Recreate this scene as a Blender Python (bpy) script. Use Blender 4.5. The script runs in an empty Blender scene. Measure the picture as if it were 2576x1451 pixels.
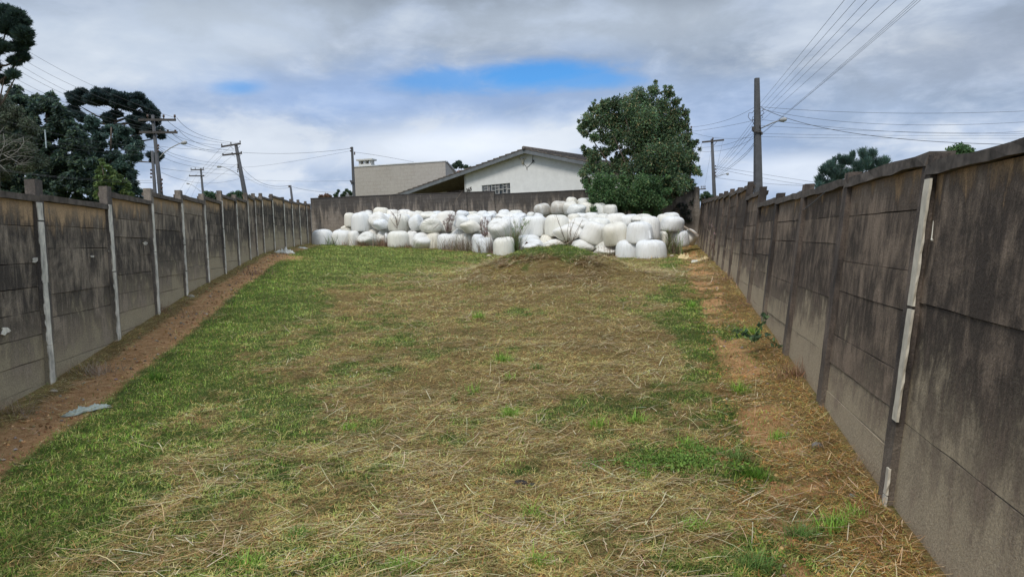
import bpy, math, random
import numpy as np
from mathutils import Vector, Matrix
random.seed(7); rng = np.random.default_rng(7)
scene = bpy.context.scene
C = scene.collection
# ------------------------------------------------------------------ camera
W_, F_ = 2576.0, 1850.0            # working picture width and focal length in the same unit
CX, CY = 1288.0, 725.5
PITCH = math.atan(120/1850); ROLL = 0.035
EYE = Vector((0, 0, 1.75))
Fw = Vector((0, math.cos(PITCH), -math.sin(PITCH)))
R0 = Vector((1, 0, 0)); U0 = Vector((0, math.sin(PITCH), math.cos(PITCH)))
Rt = R0*math.cos(ROLL) - U0*math.sin(ROLL)
Up = R0*math.sin(ROLL) + U0*math.cos(ROLL)
cd = bpy.data.cameras.new('camera'); cam = bpy.data.objects.new('camera', cd); C.objects.link(cam)
cd.sensor_width = 36; cd.lens = 36*F_/W_; cd.clip_start = .1; cd.clip_end = 3000
m = Matrix((( Rt.x, Up.x, -Fw.x, EYE.x), (Rt.y, Up.y, -Fw.y, EYE.y), (Rt.z, Up.z, -Fw.z, EYE.z), (0,0,0,1)))
cam.matrix_world = m
scene.camera = cam
def ray(px, py): return Fw + Rt*((px-CX)/F_) - Up*((py-CY)/F_)
def at(px, py, Z): return EYE + ray(px, py)*Z
def atz(px, Z, h):
    "point in picture column px at depth Z whose world height is eye + h"
    a = at(px, 0, Z); b = at(px, 1000, Z)
    t = (EYE.z + h - a.z)/(b.z - a.z)
    return a + (b-a)*t
def hit(px, py, P, n):
    r = ray(px, py); return EYE + r*((P-EYE).dot(n)/r.dot(n))
def proj(X, Y, Zw):
    dx, dy, dz = X-EYE.x, Y-EYE.y, Zw-EYE.z
    z = dx*Fw.x+dy*Fw.y+dz*Fw.z; z = np.where(z < .05, .05, z)
    x = dx*Rt.x+dy*Rt.y+dz*Rt.z; y = dx*Up.x+dy*Up.y+dz*Up.z
    return CX+F_*x/z, CY-F_*y/z, z
# ------------------------------------------------------------------ world + sun
SUN_EL, SUN_AZ = math.radians(52), math.radians(205)     # azimuth clockwise from +Y (behind the camera, a little left)
scene.view_settings.view_transform = 'Standard'; scene.view_settings.look = 'None'
scene.view_settings.exposure = 0.62; scene.view_settings.gamma = 1
scene.render.engine = 'CYCLES'
def nd(nt, typ, ins=None, **kw):
    n = nt.nodes.new(typ)
    for k, v in kw.items(): setattr(n, k, v)
    if ins:
        for k, v in ins.items():
            s = n.inputs[k]
            if isinstance(v, bpy.types.NodeSocket): nt.links.new(v, s)
            else: s.default_value = v
    return n
def mth(nt, op, a, b=None, c=None, clamp=False):
    n = nt.nodes.new('ShaderNodeMath'); n.operation = op; n.use_clamp = clamp
    for i, v in enumerate((a, b, c)):
        if v is None: continue
        if isinstance(v, bpy.types.NodeSocket): nt.links.new(v, n.inputs[i])
        else: n.inputs[i].default_value = v
    return n.outputs[0]
def mixc(nt, fac, a, b, blend='MIX'):
    n = nt.nodes.new('ShaderNodeMix'); n.data_type = 'RGBA'; n.blend_type = blend
    for s, v in ((n.inputs[0], fac), (n.inputs[6], a), (n.inputs[7], b)):
        if isinstance(v, bpy.types.NodeSocket): nt.links.new(v, s)
        elif isinstance(v, (int, float)): s.default_value = v
        else: s.default_value = (*v, 1) if len(v) == 3 else v
    return n.outputs[2]
def noise(nt, vec, scale, detail=4, rough=.55, dist=0.0):
    n = nd(nt, 'ShaderNodeTexNoise', {'Scale': scale, 'Detail': detail, 'Roughness': rough, 'Distortion': dist})
    if vec is not None: nt.links.new(vec, n.inputs['Vector'])
    return n.outputs['Fac']
def mapv(nt, vec, scale=(1,1,1), loc=(0,0,0)):
    n = nd(nt, 'ShaderNodeMapping', {'Scale': scale, 'Location': loc}); nt.links.new(vec, n.inputs['Vector']); return n.outputs[0]
def ramp(nt, fac, stops, interp='LINEAR'):
    n = nt.nodes.new('ShaderNodeValToRGB'); nt.links.new(fac, n.inputs[0]); cr = n.color_ramp; cr.interpolation = interp
    while len(cr.elements) < len(stops): cr.elements.new(.5)
    for e, (p, c) in zip(cr.elements, stops): e.position = p; e.color = (*c, 1) if len(c) == 3 else c
    return n.outputs[0]
def sm(nt, v, a, b):
    n = nd(nt, 'ShaderNodeMapRange', {'Value': v, 'From Min': a, 'From Max': b}); n.interpolation_type = 'SMOOTHSTEP'; return n.outputs[0]

wd = bpy.data.worlds.new('World'); scene.world = wd; wd.use_nodes = True
nt = wd.node_tree; nt.nodes.clear()
sky = nd(nt, 'ShaderNodeTexSky'); sky.sky_type = 'NISHITA'; sky.sun_disc = False
sky.sun_elevation = SUN_EL; sky.sun_rotation = SUN_AZ; sky.altitude = 900; sky.air_density = 1.2; sky.dust_density = .6; sky.ozone_density = 2.5
tc = nd(nt, 'ShaderNodeTexCoord').outputs['Generated']
sp = nd(nt, 'ShaderNodeSeparateXYZ', {0: tc})
zc = mth(nt, 'MAXIMUM', sp.outputs[2], 0.0)
# flat cloud deck seen in perspective: direction / (height + k)
den = mth(nt, 'ADD', zc, .22)
cu = mth(nt, 'DIVIDE', sp.outputs[0], den); cv = mth(nt, 'DIVIDE', sp.outputs[1], den)
deck = nd(nt, 'ShaderNodeCombineXYZ', {0: cu, 1: cv, 2: 0.0}).outputs[0]
n1 = noise(nt, mapv(nt, deck, (1.15, 1.15, 1), (3.1, 7.7, 0)), 1.7, 8, .55, .25)
n2 = noise(nt, mapv(nt, deck, (.5, .9, 1), (11.3, 2.2, 0)), 1.1, 3, .5, .5)
n3 = noise(nt, mapv(nt, tc, (1, 1, 2.6), (1.3, 5.1, .4)), 5.0, 8, .55, .3)
el = zc
n4 = noise(nt, mapv(nt, tc, (1, 1, 2.3), (7.3, 2.1, 3.4)), 13.0, 8, .6, .4)
thick = mth(nt, 'ADD', mth(nt, 'MULTIPLY', n1, .5), mth(nt, 'ADD', mth(nt, 'MULTIPLY', n2, .25), mth(nt, 'ADD', mth(nt, 'MULTIPLY', n3, .3), mth(nt, 'MULTIPLY', mth(nt, 'SUBTRACT', n4, .5), .16))))
cloud = ramp(nt, thick, [(.40, (.20,.235,.285)), (.48, (.27,.32,.39)), (.535, (.345,.41,.515)), (.59, (.42,.485,.58)), (.67, (.52,.58,.66))])
# brighter towards the horizon where the deck thins
lowb = sm(nt, el, .34, .02)
tint = ramp(nt, mth(nt, 'ADD', n3, mth(nt, 'MULTIPLY', mth(nt, 'SUBTRACT', n4, .5), .35)), [(.40, (.30,.40,.58)), (.5, (.44,.53,.69)), (.60, (.66,.71,.78))])
cloud = mixc(nt, mth(nt, 'MULTIPLY', lowb, .8), cloud, tint)
def lobe(px, py, rx, ry, wob=.35):
    "soft round region of the sky about one direction"
    d = ray(px, py); u0, v0 = d.x/d.y, d.z/d.y
    yy = mth(nt, 'MAXIMUM', sp.outputs[1], .02)
    u = mth(nt, 'DIVIDE', mth(nt, 'SUBTRACT', mth(nt, 'DIVIDE', sp.outputs[0], yy), u0), rx/F_)
    v = mth(nt, 'DIVIDE', mth(nt, 'SUBTRACT', mth(nt, 'DIVIDE', sp.outputs[2], yy), v0), ry/F_)
    r = mth(nt, 'SQRT', mth(nt, 'ADD', mth(nt, 'MULTIPLY', u, u), mth(nt, 'MULTIPLY', v, v)))
    r = mth(nt, 'ADD', r, mth(nt, 'MULTIPLY', mth(nt, 'SUBTRACT', mth(nt, 'ADD', mth(nt, 'MULTIPLY', n3, .55), mth(nt, 'MULTIPLY', n4, .45)), .5), wob*9))
    return sm(nt, r, 1.35, .15)
bright = mth(nt, 'MAXIMUM', lobe(1130, 372, 330, 62, .34), mth(nt, 'MULTIPLY', lobe(2010, 430, 200, 45, .3), .8))
cloud = mixc(nt, mth(nt, 'MULTIPLY', bright, .75), cloud, (.74,.79,.86))
bl = mth(nt, 'MAXIMUM', mth(nt, 'MULTIPLY', lobe(1500, 60, 500, 60, .3), .3), mth(nt, 'MULTIPLY', lobe(450, 90, 420, 110, .3), .55))
cloud = mixc(nt, bl, cloud, (.50,.57,.66))
dk = mth(nt, 'MULTIPLY', lobe(2450, 120, 420, 110, .3), .55)
cloud = mixc(nt, dk, cloud, (.25,.29,.36))
blue = mth(nt, 'MAXIMUM', mth(nt, 'MAXIMUM', lobe(1340, 186, 190, 36, .34), mth(nt, 'MAXIMUM', mth(nt, 'MULTIPLY', lobe(1130, 198, 150, 34, .4), .75), mth(nt, 'MULTIPLY', lobe(1480, 200, 120, 24, .3), .8))), mth(nt, 'MULTIPLY', lobe(598, 220, 70, 20, .1), .7))
veil = mth(nt, 'MULTIPLY', mth(nt, 'MAXIMUM', lobe(1050, 225, 620, 95, .25), mth(nt, 'MULTIPLY', lobe(1800, 300, 260, 130, .25), .5)), .5)
cloud = mixc(nt, veil, cloud, (.25,.39,.68))
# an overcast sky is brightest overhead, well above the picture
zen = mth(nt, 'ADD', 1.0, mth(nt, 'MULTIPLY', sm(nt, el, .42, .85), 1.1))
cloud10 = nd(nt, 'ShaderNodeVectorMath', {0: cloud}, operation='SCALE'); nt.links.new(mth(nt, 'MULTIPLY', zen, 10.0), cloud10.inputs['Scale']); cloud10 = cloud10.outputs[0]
skyb = mixc(nt, 1.0, sky.outputs[0], (.27,.72,1.12), 'MULTIPLY')
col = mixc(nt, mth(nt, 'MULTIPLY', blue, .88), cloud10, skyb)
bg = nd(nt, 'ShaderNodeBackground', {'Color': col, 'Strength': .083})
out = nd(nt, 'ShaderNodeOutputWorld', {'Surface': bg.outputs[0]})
sl = bpy.data.lights.new('sun', 'SUN'); sl.energy = 1.5; sl.angle = math.radians(16); sl.color = (1, .93, .82)
so = bpy.data.objects.new('sun', sl); C.objects.link(so)
sd = Vector((math.sin(SUN_AZ)*math.cos(SUN_EL), math.cos(SUN_AZ)*math.cos(SUN_EL), math.sin(SUN_EL)))
so.rotation_euler = sd.to_track_quat('Z', 'Y').to_euler(); so.location = (0, -5, 20)
# ------------------------------------------------------------------ helpers
def mat(name):
    m = bpy.data.materials.new(name); m.use_nodes = True; nt = m.node_tree; nt.nodes.clear()
    b = nd(nt, 'ShaderNodeBsdfPrincipled'); o = nd(nt, 'ShaderNodeOutputMaterial'); nt.links.new(b.outputs[0], o.inputs[0])
    b.inputs['Specular IOR Level'].default_value = .3
    return m, nt, b, o
def bump(nt, b, h, strength=.4, dist=.02):
    n = nd(nt, 'ShaderNodeBump', {'Height': h, 'Strength': strength, 'Distance': dist}); nt.links.new(n.outputs[0], b.inputs['Normal'])
def simple(name, color, rough=.7, var=.25, scale=6, metal=0, stretch=(1,1,1)):
    m, nt, b, o = mat(name)
    oc = nd(nt, 'ShaderNodeTexCoord').outputs['Object']
    f = noise(nt, mapv(nt, oc, stretch), scale, 5, .6)
    lo = tuple(c*(1-var) for c in color); hi = tuple(min(1, c*(1+var)) for c in color)
    c = ramp(nt, f, [(.3, lo), (.7, hi)]); nt.links.new(c, b.inputs['Base Color'])
    b.inputs['Roughness'].default_value = rough; b.inputs['Metallic'].default_value = metal
    bump(nt, b, f, .25, .01)
    return m
def tag(o, label=None, cat=None, group=None, kind=None):
    if label: o['label'] = label
    if cat: o['category'] = cat
    if group: o['group'] = group
    if kind: o['kind'] = kind
    return o
def empty(name, loc, label=None, cat=None, group=None):
    o = bpy.data.objects.new(name, None); o.empty_display_size = .2; C.objects.link(o); o.location = loc
    return tag(o, label, cat, group)
def link(name, me, mt, parent=None, loc=None):
    o = bpy.data.objects.new(name, me); C.objects.link(o)
    if mt is not None and not me.materials: me.materials.append(mt)
    if parent is not None:
        o.parent = parent
        if loc is None:
            p = parent; off = Vector((0,0,0))
            while p: off += p.location; p = p.parent
            o.location = -off
    if loc is not None: o.location = loc
    return o
def np_mesh(name, V, faces, attrs=None, smooth=False):
    "V (n,3), faces: array (m,k) or list of arrays of differing k"
    me = bpy.data.meshes.new(name)
    if isinstance(faces, np.ndarray): faces = [faces]
    faces = [f for f in faces if len(f)]
    me.vertices.add(len(V)); me.vertices.foreach_set('co', np.asarray(V, np.float32).ravel())
    nl = sum(f.size for f in faces); npoly = sum(len(f) for f in faces)
    me.loops.add(nl); me.polygons.add(npoly)
    me.loops.foreach_set('vertex_index', np.concatenate([f.ravel() for f in faces]).astype(np.int32))
    tot = np.concatenate([np.full(len(f), f.shape[1]) for f in faces]).astype(np.int32)
    me.polygons.foreach_set('loop_start', np.concatenate([[0], np.cumsum(tot)[:-1]]).astype(np.int32))
    me.polygons.foreach_set('loop_total', tot)
    if attrs:
        for k, a in attrs.items():
            a = np.asarray(a, np.float32)
            if a.ndim == 1: at_ = me.attributes.new(k, 'FLOAT', 'POINT'); at_.data.foreach_set('value', a)
            else:
                if a.shape[1] == 3: a = np.concatenate([a, np.ones((len(a), 1), np.float32)], 1)
                at_ = me.attributes.new(k, 'FLOAT_COLOR', 'POINT'); at_.data.foreach_set('color', a.ravel())
    me.polygons.foreach_set('use_smooth', np.full(npoly, smooth))
    me.update(calc_edges=True); me.validate()
    return me
class MB:
    def __init__(s): s.v = []; s.f = []; s.a = []
    def add(s, vs, fs, a=0.0):
        b = len(s.v); s.v += [tuple(v) for v in vs]; s.f += [tuple(b+i for i in f) for f in fs]
        s.a += list(a) if isinstance(a, (list, tuple)) else [a]*len(vs)
    def hexa(s, p, a=0.0):      # 8 corners: bottom 0-3 ccw, top 4-7
        s.add(p, [(3,2,1,0),(4,5,6,7),(0,1,5,4),(1,2,6,5),(2,3,7,6),(3,0,4,7)], a)
    def box(s, c, dx, dy, dz, X=Vector((1,0,0)), Y=Vector((0,1,0)), Z=Vector((0,0,1)), a=0.0):
        c = Vector(c); q = []
        for k in (-1, 1):
            for i, j in ((-1,-1),(1,-1),(1,1),(-1,1)): q.append(c + X*(i*dx/2) + Y*(j*dy/2) + Z*(k*dz/2))
        s.hexa(q, a)
    def tube(s, pts, r, n=8, cap=True):
        pts = [Vector(p) for p in pts]
        if not isinstance(r, (list, tuple)): r = [r]*len(pts)
        b = len(s.v); ref = None; vs = []
        for i, p in enumerate(pts):
            t = (pts[min(i+1, len(pts)-1)] - pts[max(i-1, 0)]).normalized()
            if ref is None: ref = t.orthogonal().normalized()
            ref = (ref - t*ref.dot(t)).normalized(); bi = t.cross(ref)
            for k in range(n):
                a = 2*math.pi*k/n; vs.append(p + (ref*math.cos(a) + bi*math.sin(a))*r[i])
        fs = []
        for i in range(len(pts)-1):
            for k in range(n):
                fs.append((i*n+k, i*n+(k+1)%n, (i+1)*n+(k+1)%n, (i+1)*n+k))
        if cap: fs.append(tuple(reversed(range(n)))); fs.append(tuple((len(pts)-1)*n+k for k in range(n)))
        s.add(vs, fs)
    def prism(s, poly, off, a=0.0):
        "extrude planar polygon (list of Vector) by vector off"
        n = len(poly); vs = [Vector(p) for p in poly] + [Vector(p)+off for p in poly]
        fs = [tuple(range(n)), tuple(reversed(range(n, 2*n)))] + [(i, (i+1)%n + 0, (i+1)%n+n, i+n)[::-1] for i in range(n)]
        s.add(vs, fs, a)
    def mesh(s, name, smooth=False, attr=None):
        me = bpy.data.meshes.new(name); me.from_pydata(s.v, [], s.f)
        if attr: at_ = me.attributes.new(attr, 'FLOAT', 'POINT'); at_.data.foreach_set('value', s.a)
        if smooth: me.polygons.foreach_set('use_smooth', [True]*len(me.polygons))
        me.update(); return me
    def build(s, name, mt, parent=None, smooth=False, attr=None, loc=None, bevel=0):
        o = link(name, s.mesh(name, smooth, attr), mt, parent, loc)
        if bevel:
            b = o.modifiers.new('bevel', 'BEVEL'); b.width = bevel; b.segments = 2; b.limit_method = 'ANGLE'
        return o
# value noise in numpy
_h = rng.random((256, 256))
def vnoise(x, y):
    xi = np.floor(x).astype(int); yi = np.floor(y).astype(int); fx = x-xi; fy = y-yi
    fx = fx*fx*(3-2*fx); fy = fy*fy*(3-2*fy)
    a = _h[xi & 255, yi & 255]; b = _h[(xi+1) & 255, yi & 255]; c = _h[xi & 255, (yi+1) & 255]; d = _h[(xi+1) & 255, (yi+1) & 255]
    return (a*(1-fx)+b*fx)*(1-fy) + (c*(1-fx)+d*fx)*fy
def fbm(x, y, o=4):
    s = 0; a = .5; t = 0
    for i in range(o): s = s + a*vnoise(x*2**i+17.3*i, y*2**i+5.1*i); t += a; a *= .5
    return s/t
def sstep(a, b, x): t = np.clip((x-a)/(b-a), 0, 1); return t*t*(3-2*t)
# ------------------------------------------------------------------ the lot: wall lines and ground height
LPX = [125,293,395,467,522,565,600,628,646,664,690,718,738,756,774,784]
LZ = [9.2+2.29*i for i in range(15)] + [43.5]
LH = [-1.61,-1.37,-1.18,-.98,-.82,-.69,-.52,-.38,-.28,-.19,-.10,-.03,.04,.10,.17,.24]
Lb = [atz(p, z, h) for p, z, h in zip(LPX, LZ, LH)]
d0 = (Lb[1]-Lb[0]); d0.z = 0; d0.normalize()
for k in range(4):
    p = Lb[0] - d0*2.34; p.z = Lb[0].z - (.16 if k < 2 else .03); Lb.insert(0, p)
RZ = [5.44+2.304*i for i in range(16)]
RHx = [4.5,5.44,7.75,10.1,12.4,14.7,16.6,21,26,31,36,40]; RHy = [-2.12,-2.06,-1.87,-1.72,-1.57,-1.44,-1.31,-1.15,-1.0,-.88,-.75,-.63]
Rb = [atz(CX + F_*(1.63/z+.211), z, float(np.interp(z, RHx, RHy))) for z in RZ]
d1 = (Rb[1]-Rb[0]); d1.z = 0; d1.normalize()
for k in range(3):
    p = Rb[0] - d1*2.35; p.z = Rb[0].z - (.08 if k < 1 else .02); Rb.insert(0, p)
lY = np.array([p.y for p in Lb]); lX = np.array([p.x for p in Lb]); lz = np.array([p.z for p in Lb])
rY = np.array([p.y for p in Rb]); rX = np.array([p.x for p in Rb]); rz = np.array([p.z for p in Rb])
def ext(Y, ys, xs):
    v = np.interp(Y, ys, xs)
    v = np.where(Y < ys[0], xs[0] + (Y-ys[0])*(xs[1]-xs[0])/(ys[1]-ys[0]), v)
    return v
def Xl(Y): return ext(Y, lY, lX)
def Xr(Y): return ext(Y, rY, rX)
MC = at(1398, 700, 21.0); MTOP = 0.0         # heap centre
def gh(X, Y, fine=True):
    X = np.asarray(X, float); Y = np.asarray(Y, float)
    hl = np.interp(Y, lY, lz); hr = np.interp(Y, rY, rz)
    xl, xr = Xl(Y), Xr(Y); t = np.clip((X-xl)/(xr-xl), 0, 1)
    h = hl*(1-t)+hr*t - np.interp(Y, [10, 18, 29, 37, 43], [.0, .12, .33, .15, 0])*4*t*(1-t)
    dx = (X-MC.x); dy = (Y-MC.y)
    w = np.where(dx < 0, 2.15, 2.0)
    h = h + MTOP*np.exp(-np.abs(dx/w)**2.1 - np.abs(dy/2.0)**2)*(1+.30*(fbm(X*1.3, Y*1.3)-.5))
    h = h + .12*np.exp(-(dx/4.0)**2 - ((dy+2.4)/2.6)**2)
    if fine:
        inside = sstep(0, .6, X-xl)*sstep(0, .6, xr-X)
        h = h + inside*(.10*(fbm(X*.5+9, Y*.5)-.5) + .07*(fbm(X*2.3, Y*2.3, 3)-.5) + .03*(fbm(X*9, Y*9, 2)-.5))
        h = h - .05*np.exp(-((xr-X-.75)/.3)**2) + .05*np.exp(-((X-xl)/.25)**2) + .05*np.exp(-((xr-X)/.25)**2)
    return h
_c = atz(1398, 21.0, 0); MTOP = (at(1398, 617, 21.0).z - float(gh(np.array([_c.x]), np.array([_c.y]), False)[0]))*.98
def g1(x, y): return float(gh(np.array([x]), np.array([y]))[0])
BLOBS = [  # picture x, y, half sizes, how green (negative: browner)
 (1850,838,130,26,1.1),(1740,770,60,28,.8),(1700,1150,120,38,1.0),(1890,1185,70,40,1.0),(1620,1030,90,30,.6),(880,655,150,28,.9),(700,760,110,60,.9),
 (1000,860,90,30,.5),(400,960,140,60,.7),(820,700,120,25,.5),(1150,1110,60,24,.5),(700,1190,70,35,.4),(1420,1020,120,30,.4),(250,1180,160,70,.5),
 (80,1310,150,60,.6),(900,1430,160,35,.5),(1890,900,90,25,.6),(1950,1400,140,40,.7),(2080,1330,80,30,.6),(1300,632,70,12,1.1),(1440,632,90,16,1.1),(1000,650,230,30,.65),(820,640,80,18,.5),
 (1370,700,230,52,-.45),(1450,880,260,70,-.55),(1080,930,160,60,-.2),(1300,1130,230,60,-.3),(1150,1290,260,60,-.45),(650,1300,170,60,-.3),(860,760,70,50,-.4),
 (1550,960,200,40,-.5),(1600,700,130,30,-.6),(1700,660,60,10,.4),(1420,1230,200,50,-.5),(1000,1030,70,20,-.5),(520,1380,120,30,-.4),(1650,1250,140,30,-.2)]
def cover(X, Y):
    "how green, how bare, how dark each spot of ground is"
    u = X-Xl(Y); v = Xr(Y)-X
    a = fbm(X*.7+3, Y*.7+8); b = fbm(X*2.6, Y*2.6+40); c = fbm(X*9+5, Y*9, 2)
    wid = .70+.16*np.exp(-np.clip(Y-3, 0, 99)/4)
    far = sstep(22, 32, Y)
    g = (.62*np.exp(-((u-(1.5+.1*np.sin(Y*.5)))/(wid*.72))**2) + .12*np.exp(-((u-2.2)/1.4)**2))*(1-.45*far)
    g = g + .55*np.exp(-((v-1.35)/.42)**2)*sstep(.42, .62, a+.25*(b-.5))
    g = g + .14*sstep(6, 3, u) + .33 + 1.2*(b-.5) + .8*(a-.5) + .9*(c-.5) + .8*(fbm(X*3.4+77, Y*1.1+3, 3)-.5)
    px, py, _ = proj(X, Y, gh(X, Y, False))
    for bx, by, rx, ry, am in BLOBS:
        g = g + am*np.exp(-((px-bx)/rx)**2 - ((py-by)/ry)**2)
    e9 = fbm(X*22, Y*22, 2); g = g + .9*(e9-.5)
    g = g*sstep(.45, .95, u+.35*(b-.5)) * sstep(.2, .6, v)
    d = np.exp(-((u-.62)/.36)**4)*(1-.45*far) + .72*np.exp(-((v-.66)/.32)**4)*sstep(.38, .58, a*.35+b*.65)
    d = d + .8*np.exp(-((px-725)/60)**2 - ((py-650)/9)**2) + .55*np.exp(-((v-.9)/.6)**2)*sstep(14, 18, Y)*sstep(.4,.6,b)
    d = np.clip(d*1.15 + .7*(c-.5) + .4*(b-.5) - .06, 0, 1)
    inl = (u > 0) & (v > 0)
    g = np.where(inl, np.clip(g, 0, 1), .55); d = np.where(inl, d, 0)
    return g, d, a, b
# ------------------------------------------------------------------ ground sheet
def steps(lo, hi, st, far=(20, 40, 80, 160, 320, 700, 1500)):
    c = list(np.arange(lo, hi+1e-6, st)); return np.array([lo-f for f in far[::-1]] + c + [hi+f for f in far])
gx = steps(-13.5, 12.5, .12); gy = np.concatenate([[-1500,-700,-300,-120,-60,-20,-8], np.arange(-4, 14, .1), np.arange(14, 46, .16), [48,52,60,75,100,150,300,700,1500]])
GX, GY = np.meshgrid(gx, gy, indexing='xy'); fx_, fy_ = GX.ravel(), GY.ravel()
hz = gh(fx_, fy_)
g_, d_, a_, b_ = cover(fx_, fy_)
nx, ny = len(gx), len(gy); ii = np.arange(nx*ny).reshape(ny, nx)
fc = np.stack([ii[:-1,:-1].ravel(), ii[:-1,1:].ravel(), ii[1:,1:].ravel(), ii[1:,:-1].ravel()], 1)
me = np_mesh('ground', np.stack([fx_, fy_, hz], 1), fc, {'cov': np.stack([g_, d_, a_], 1)}, True)
m, nt, b, o = mat('ground soil and turf')
oc = nd(nt, 'ShaderNodeTexCoord').outputs['Object']
cov = nd(nt, 'ShaderNodeAttribute', attribute_name='cov').outputs['Color']
sc = nd(nt, 'ShaderNodeSeparateColor', {0: cov})
f1 = noise(nt, oc, 9, 6, .7); f2 = noise(nt, oc, 60, 5, .7); f3 = noise(nt, mapv(nt, oc, (1, 2.2, 1)), 140, 3, .6); f4 = noise(nt, oc, 2.2, 4, .6)
soil = ramp(nt, mth(nt, 'ADD', mth(nt, 'MULTIPLY', f1, .6), mth(nt, 'MULTIPLY', f2, .4)), [(.32, (.27,.135,.055)), (.46, (.52,.285,.13)), (.54, (.63,.365,.175)), (.68, (.72,.48,.27))])
dry = ramp(nt, mth(nt, 'ADD', mth(nt, 'MULTIPLY', f2, .5), mth(nt, 'MULTIPLY', f3, .5)), [(.33, (.10,.066,.03)), (.5, (.27,.19,.08)), (.66, (.48,.38,.18))])
grn = ramp(nt, mth(nt, 'ADD', mth(nt, 'MULTIPLY', f2, .5), mth(nt, 'MULTIPLY', f3, .5)), [(.33, (.03,.045,.012)), (.5, (.085,.125,.03)), (.66, (.19,.24,.06))])
gm = mth(nt, 'ADD', sc.outputs[0], mth(nt, 'MULTIPLY', mth(nt, 'SUBTRACT', f1, .5), .9))
c1_ = mixc(nt, sm(nt, gm, .3, .75), dry, grn)
dm = mth(nt, 'ADD', sc.outputs[1], mth(nt, 'MULTIPLY', mth(nt, 'SUBTRACT', f2, .5), .5))
c2_ = mixc(nt, sm(nt, dm, .25, .85), c1_, soil)
nt.links.new(c2_, b.inputs['Base Color']); b.inputs['Roughness'].default_value = .95; b.inputs['Specular IOR Level'].default_value = .1
bump(nt, b, mth(nt, 'ADD', f2, mth(nt, 'MULTIPLY', f3, .6)), 1.0, .035)
tag(link('ground', me, m), kind='structure')
# ------------------------------------------------------------------ grass, thatch and straw
m, nt, b, o = mat('grass blades')
colr = nd(nt, 'ShaderNodeAttribute', attribute_name='col').outputs['Color']
nt.links.new(colr, b.inputs['Base Color']); b.inputs['Roughness'].default_value = .65; b.inputs['Specular IOR Level'].default_value = .15
tr = nd(nt, 'ShaderNodeBsdfTranslucent', {'Color': colr}); mx = nd(nt, 'ShaderNodeMixShader', {0: .25, 1: b.outputs[0], 2: tr.outputs[0]}); nt.links.new(mx.outputs[0], o.inputs[0])
BLADE = m
def blades(P, L, Wd, yaw, lift, curl, col, segs=2, base=None):
    "tapering strips. lift: elevation angle at root, curl: change of elevation along the blade"
    n = len(P); rows = []; cur = P.copy(); e = lift.copy(); yw = yaw.copy()
    side = np.stack([-np.sin(yaw), np.cos(yaw), np.zeros(n)], 1)
    for k in range(segs+1):
        w = Wd*(1-.92*(k/segs)**1.5) if base is None else Wd*np.ones(n)*(1 if k < segs else .5)
        rows.append(cur - side*w[:, None]/2); rows.append(cur + side*w[:, None]/2)
        d = np.stack([np.cos(yw)*np.cos(e), np.sin(yw)*np.cos(e), np.sin(e)], 1)
        cur = cur + d*(L/segs)[:, None]; e = e + curl/segs; yw = yw + curl*.3/segs
    V = np.stack(rows, 1); k2 = 2*(segs+1)
    ix = np.arange(n)[:, None]*k2
    F = np.concatenate([ix + np.array([2*k, 2*k+1, 2*k+3, 2*k+2])[None] for k in range(segs)], 0)
    shade = np.repeat(col, k2, 0)
    return V.reshape(-1, 3), F, shade
def scatter(n, zmin, zmax, pw=1.0, marg=.6):
    r = rng.random(n)
    if pw == 1: Y = zmin*(zmax/zmin)**r
    else: Y = (zmin**(1-pw) + r*(zmax**(1-pw)-zmin**(1-pw)))**(1/(1-pw))
    xl = np.maximum(Xl(Y)+.06, -.76*Y-marg); xr = np.minimum(Xr(Y)-.05, .76*Y+marg)
    X = xl + rng.random(n)*(xr-xl)
    return X, Y
def pick(pal, n, jit=.25):
    pal = np.array(pal); c = pal[rng.integers(0, len(pal), n)]
    return np.clip(c*(1+jit*rng.standard_normal((n, 1)))*(1+.06*rng.standard_normal((n, 3))), .01, .9)
GREENS = [(.22,.31,.055),(.16,.24,.05),(.28,.36,.08),(.32,.37,.11),(.11,.18,.04),(.25,.29,.10)]
TANS = [(.66,.48,.19),(.56,.38,.14),(.35,.22,.08),(.76,.60,.29),(.49,.35,.125),(.21,.12,.045),(.62,.48,.20),(.44,.24,.09)]
OLIVE = [(.31,.33,.09),(.38,.37,.12),(.23,.25,.07),(.25,.32,.08)]
allV, allF, allC = [], [], []; off = 0
def push(t):
    global off
    V, F, c = t; allV.append(V); allF.append(F+off); allC.append(c); off += len(V)
N = 620000
X, Y = scatter(N, 2.6, 42)
g, d, aa, bb = cover(X, Y)
r = rng.random(N); keep = r > d*np.where(Xr(Y)-X < 2, .80, .93)
X, Y, g, aa, bb = X[keep], Y[keep], g[keep], aa[keep], bb[keep]; n = len(X)
def mnd_(X, Y):
    a, c, _ = proj(X, Y, gh(X, Y)); return np.exp(-((a-1370)/250)**2-((c-695)/52)**2)
isg = rng.random(n) < sstep(.0, 1.05, g)*.84
oliv = rng.random(n) < .26+.3*sstep(15, 26, Y)*(1-mnd_(X, Y))
z = gh(X, Y)
vivid = rng.random(n) < (.15+.6*np.exp(-((X-Xl(Y)-1.5)/.7)**2)+.3*np.exp(-((Xr(Y)-X-1.3)/.5)**2))
col = np.where(isg[:, None], np.where(vivid[:, None], pick([(.16,.29,.035),(.12,.23,.03),(.21,.34,.05)], n), pick(GREENS, n)), pick(TANS, n)); col = np.where(((Xr(Y)-X < 1.15) & ~isg)[:, None], col*np.array([.98,.78,.66]), col); col = np.where(oliv[:, None], pick(OLIVE, n), col)
px_, py_, _q = proj(X, Y, z)
mnd = np.exp(-((px_-1370)/250)**2-((py_-695)/52)**2)
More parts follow.
